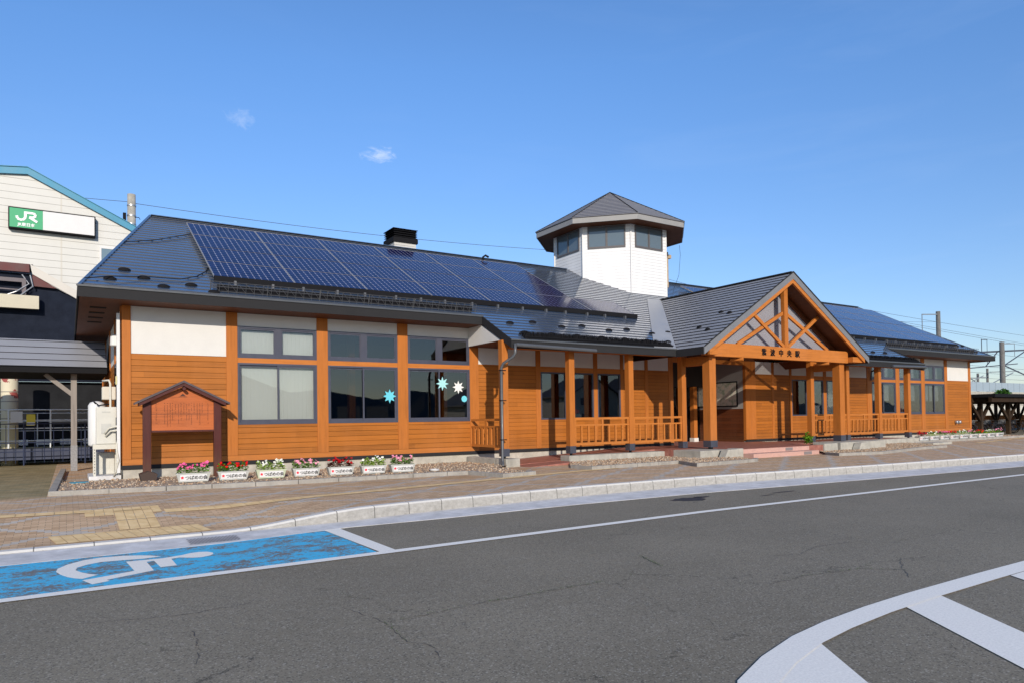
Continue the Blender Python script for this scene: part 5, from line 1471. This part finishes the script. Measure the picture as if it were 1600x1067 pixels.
BF = empty('barrier_fence', (115, 24, 4)); tag(BF, 'pale blue-grey barrier fence on a concrete parapet beside the tracks', 'barrier fence')
def f_bar(N, b):
    x, y, z = N.xyz(N.geo()); j = N.m('LESS_THAN', N.m('FRACT', N.m('DIVIDE', x, 1.9)), .05); N.lk(N.mix(j, (.30, .37, .43), (.14, .17, .20)), b.inputs['Base Color'])
MB().box(70, 200, 24, 24.08, 4.55, 5.85).build('screen', mat('screen_panel', rough=.6, fn=f_bar), BF)
MB().box(70, 200, 23.8, 24.3, 3.4, 4.5).build('parapet', m_conc, BF); MB().box(70, 200, 24.0, 40, -.3, 3.4).build('embankment_wall', m_conc, BF)
bush('parapet_vine', (110.8, 23.3, 4.35), (2.3, .5, .55), 900, leafmat('vine_green', (.06, .16, .03)), 'bushy green vine spilling over the concrete parapet', 'vine', 9, .2)
bush('parapet_vine', (122.5, 23.3, 4.4), (1.6, .5, .45), 500, bpy.data.materials['vine_green'], 'second clump of vine at the right edge of the picture', 'vine', 10, .2)
bush('hedge_bush', (66, 9.5, 2.0), (3.2, .8, 1.1), 900, lm_g, 'green bush seen through the cycle shed frame', 'bush', 12, .18)
tag(MB().box(52, 110, 13, 13.2, 0, 2.3).build('cream_wall', m_cream), 'long cream boundary wall behind the cycle shed', 'wall')
SH = empty('cycle_shed', (60, 3, 0)); tag(SH, 'dark timber cycle shed with a low flat roof and crossed braces', 'cycle shed')
MB().box(50.6, 84, -.7, 5.6, 2.62, 2.84).build('roof', m_black, SH)
mb = MB(); mb.box(50.6, 84, -.5, -.3, 2.3, 2.62); mb.box(50.6, 84, .7, .95, 2.3, 2.62); mb.box(50.6, 84, 5, 5.25, 2.3, 2.62)
for i in range(18): mb.box(50.8+i*1.9, 50.95+i*1.9, .5, 5.5, 2.42, 2.6)
each(mb, 'roof_beam', m_shedwood, SH)
mb = MB()
for i in range(8):
    x = 52+i*4.2
    mb.box(x-.13, x+.13, .7, .95, 0, 2.35)
    for s_ in (-1, 1): mb.bar((x, .82, 1.0), (x+s_*1.5, .82, 2.35), .16, .2); mb.bar((x, 5.1, .8), (x+s_*1.5, 5.1, 2.35), .14, .16)
    mb.box(x-.1, x+.1, 5.0, 5.2, 0, 2.35)
each(mb, 'shed_post', m_shedwood, SH)
MB().box(50.8, 84, 5.5, 5.58, .2, 1.35).build('back_boards', wood('shed_boards', (.36, .13, .03), pitch=.2, coat=0), SH)
# bicycles
def bicycle():
    b0 = empty('bicycle', (0, 0, 0)); m_ = m_black
    mb = MB()
    for cx in (-.52, .52):
        n = 20; mb.tube([(cx+.33*math.cos(6.2832*i/n), 0, .34+.33*math.sin(6.2832*i/n)) for i in range(n+1)], .018, 5, False)
        for i in range(8): a = math.pi*i/8; mb.tube([(cx+.32*math.cos(a), 0, .34+.32*math.sin(a)), (cx-.32*math.cos(a), 0, .34-.32*math.sin(a))], .003, 3)
    mb.build('wheels', m_, b0)
    mb = MB(); F_ = [((-.52, .34), (-.18, .78)), ((-.52, .34), (-.05, .32)), ((-.05, .32), (-.2, .85)), ((-.05, .32), (.38, .72)), ((-.18, .72), (.36, .82)), ((.52, .34), (.36, .98))]
    for (a, z), (c, d) in F_: mb.tube([(a, 0, z), (c, 0, d)], .018, 6)
    mb.build('frame', m_steel, b0)
    MB().tube([(.3, -.27, 1.03), (.38, -.1, 1.0), (.38, .1, 1.0), (.3, .27, 1.03)], .015, 6).build('handlebar', m_galv, b0)
    MB().prism([(-.33, -.08, .87), (-.33, .08, .87), (-.08, .02, .88), (-.08, -.02, .88)], (0, 0, .05)).build('saddle', m_, b0)
    mb = MB(); mb.box(.45, .75, -.16, .16, .72, .74)
    for a in (.45, .75): mb.box(a-.008, a+.008, -.16, .16, .74, .95)
    for a in (-.16, .16): mb.box(.45, .75, a-.008, a+.008, .74, .95)
    mb.build('basket', m_wireg, b0)
    return b0
bk = bicycle(); kids = kid_map()
bl = ['bicycle parked nearest the station corner in the cycle shed', 'second bicycle from the station corner in the cycle shed', 'third bicycle from the corner, leaning in the shed', 'fourth bicycle in the shed, before the crossed braces', 'fifth bicycle in the shed row', 'sixth bicycle in the shed row', 'seventh bicycle, behind the shed post', 'eighth bicycle in the shed row', 'ninth bicycle in the shed row', 'tenth bicycle in the shed row, near the picture edge', 'eleventh bicycle, at the picture edge', 'twelfth bicycle, last seen at the right edge']
for i in range(12):
    o = bk if i == 0 else copy_tree(bk, kids)
    o.location = (51.6+i*.78, 1.9+.25*math.sin(i*2.1), .02); o.rotation_euler = (R(6), 0, R(78+9*math.sin(i*1.7)))
    tag(o, bl[i], 'bicycle', 'bicycles in the shed')

mb = MB(); n = 60; rdh = random.Random(8)
for i in range(n):
    def hh(q): x = -900+q*45; return 34+26*math.sin(q*.31)+14*math.sin(q*.83+1)+8*math.sin(q*1.9)
    x0, x1 = -900+i*45, -900+(i+1)*45
    mb.poly([(x0, -900, -1), (x1, -900, -1), (x1, -1000, hh(i+1)), (x0, -1000, hh(i))])
    mb.poly([(x0, -1000, hh(i)), (x1, -1000, hh(i+1)), (x1, -1150, hh(i+1)*.6), (x0, -1150, hh(i)*.6)])
tag(mb.build('hills', wear((.05, .08, .10), .2, .01, .95, name='hill_woods', bumpst=0)), kind='structure')
# houses across the road, seen only as reflections in the glass
hm = [wear((.60, .52, .42), .06, 1, .8, name='house_wall'), wear((.05, .05, .06), .1, 1, .5, name='house_roof')]
for x, yv, wd, dp, h, lab in ((61, -84, 13, 9, 4.4, 'pale house across the road, seen only in the porch windows'), (79, -80, 11, 9, 6, 'narrow house across the road, seen only in the window glass'), (97, -85, 16, 10, 5.6, 'farthest house across the road, seen only in the window glass')):
    H_ = empty('house', (x, yv, RZ)); tag(H_, lab, 'house')
    MB().prism([(x-wd/2, yv-dp/2, RZ-.2), (x+wd/2, yv-dp/2, RZ-.2), (x+wd/2, yv-dp/2, h), (x, yv-dp/2, h+wd*.26), (x-wd/2, yv-dp/2, h)], (0, dp, 0)).build('wall', hm[0], H_)
    mb = MB()
    for s_ in (-1, 1): mb.prism([(x, yv-dp/2-.6, h+wd*.26+.15), (x+s_*(wd/2+.8), yv-dp/2-.6, h-.35), (x+s_*(wd/2+.8), yv-dp/2-.6, h-.55), (x, yv-dp/2-.6, h+wd*.26-.02)], (0, dp+1.2, 0))
    mb.build('roof', hm[1], H_)
    mb = MB()
    for i in (-1, 1):
        for z in (1.3, 4): mb.box(x+i*wd*.22-.8, x+i*wd*.22+.8, yv+dp/2, yv+dp/2+.05, z, z+1.2)
    each(mb, 'window', m_frame, H_)

# ------------------------------------------------------------------ two wisps of cloud, in the sky itself
N = NT(wt)
tc = N.n('ShaderNodeTexCoord').outputs['Generated']
def cloud(dirv, sx, sz, seed, amt):
    d = Vector(dirv).normalized(); e = d.cross(Vector((0, 0, 1))).normalized(); u_ = e.cross(d)
    def dot(v):
        q = N.n('ShaderNodeVectorMath', operation='DOT_PRODUCT'); N.lk(tc, q.inputs[0]); q.inputs[1].default_value = v; return q.outputs['Value']
    a = N.m('DIVIDE', dot(e), sx); c = N.m('DIVIDE', dot(u_), sz)
    rr = N.m('SQRT', N.m('ADD', N.m('MULTIPLY', a, a), N.m('MULTIPLY', c, c)))
    n = N.noise(N.comb(N.m('MULTIPLY', a, 1.3), N.m('MULTIPLY', c, 1.3), seed), 1.6, 8, .68, .5)
    f = N.m('SUBTRACT', N.m('MULTIPLY', n, 1.9), N.m('ADD', N.m('MULTIPLY', rr, .75), .42), clamp=True)
    f = N.m('MULTIPLY', f, N.m('GREATER_THAN', dot(d), 0.0))
    return N.m('MULTIPLY', N.m('MINIMUM', f, .55), amt)
def pixdir(x, y): return fw*FPX+rt2*(x-800)-up2*(y-CY)
f1 = cloud(pixdir(594, 243), .032, .014, 2.3, 1.15); f2 = cloud(pixdir(374, 186), .024, .020, 7.7, .45)
cf = N.m('MINIMUM', N.m('ADD', f1, f2), .85)
def ddot(v):
    q = N.n('ShaderNodeVectorMath', operation='DOT_PRODUCT'); N.lk(tc, q.inputs[0]); q.inputs[1].default_value = v; return q.outputs['Value']
az = Vector((SUN.x, SUN.y, 0)).normalized()
# deep polarised blue opposite the sun, hazier and warmer air towards it
tsun = N.mapr(ddot(az), -.15, .75, 0.0, 1.0)
elev = N.mapr(N.xyz(tc)[2], .0, .45, 0.0, 1.0)
away = N.mix(elev, (.88, .87, 1.0), (.92, 1.25, 1.62))
tint = N.mix(tsun, away, (1.12, 1.12, 1.20))
cirrus = N.ramp(N.noise(N.scale(tc, (1.2, 1.2, 7.0)), 2.6, 7, .6, .8), [(.52, 0.0), (.80, .07)])
skc = N.mix(1.0, SKYN.outputs[0], tint, 'MULTIPLY')
skc = N.mix(N.m('MULTIPLY', cirrus, N.mapr(N.xyz(tc)[0], .3, .8, .25, 1.0)), skc, (5.0, 6.2, 8.2))
mxn = N.mix(cf, skc, (5.6, 6.6, 8.6))
N.lk(mxn, bg.inputs['Color'])
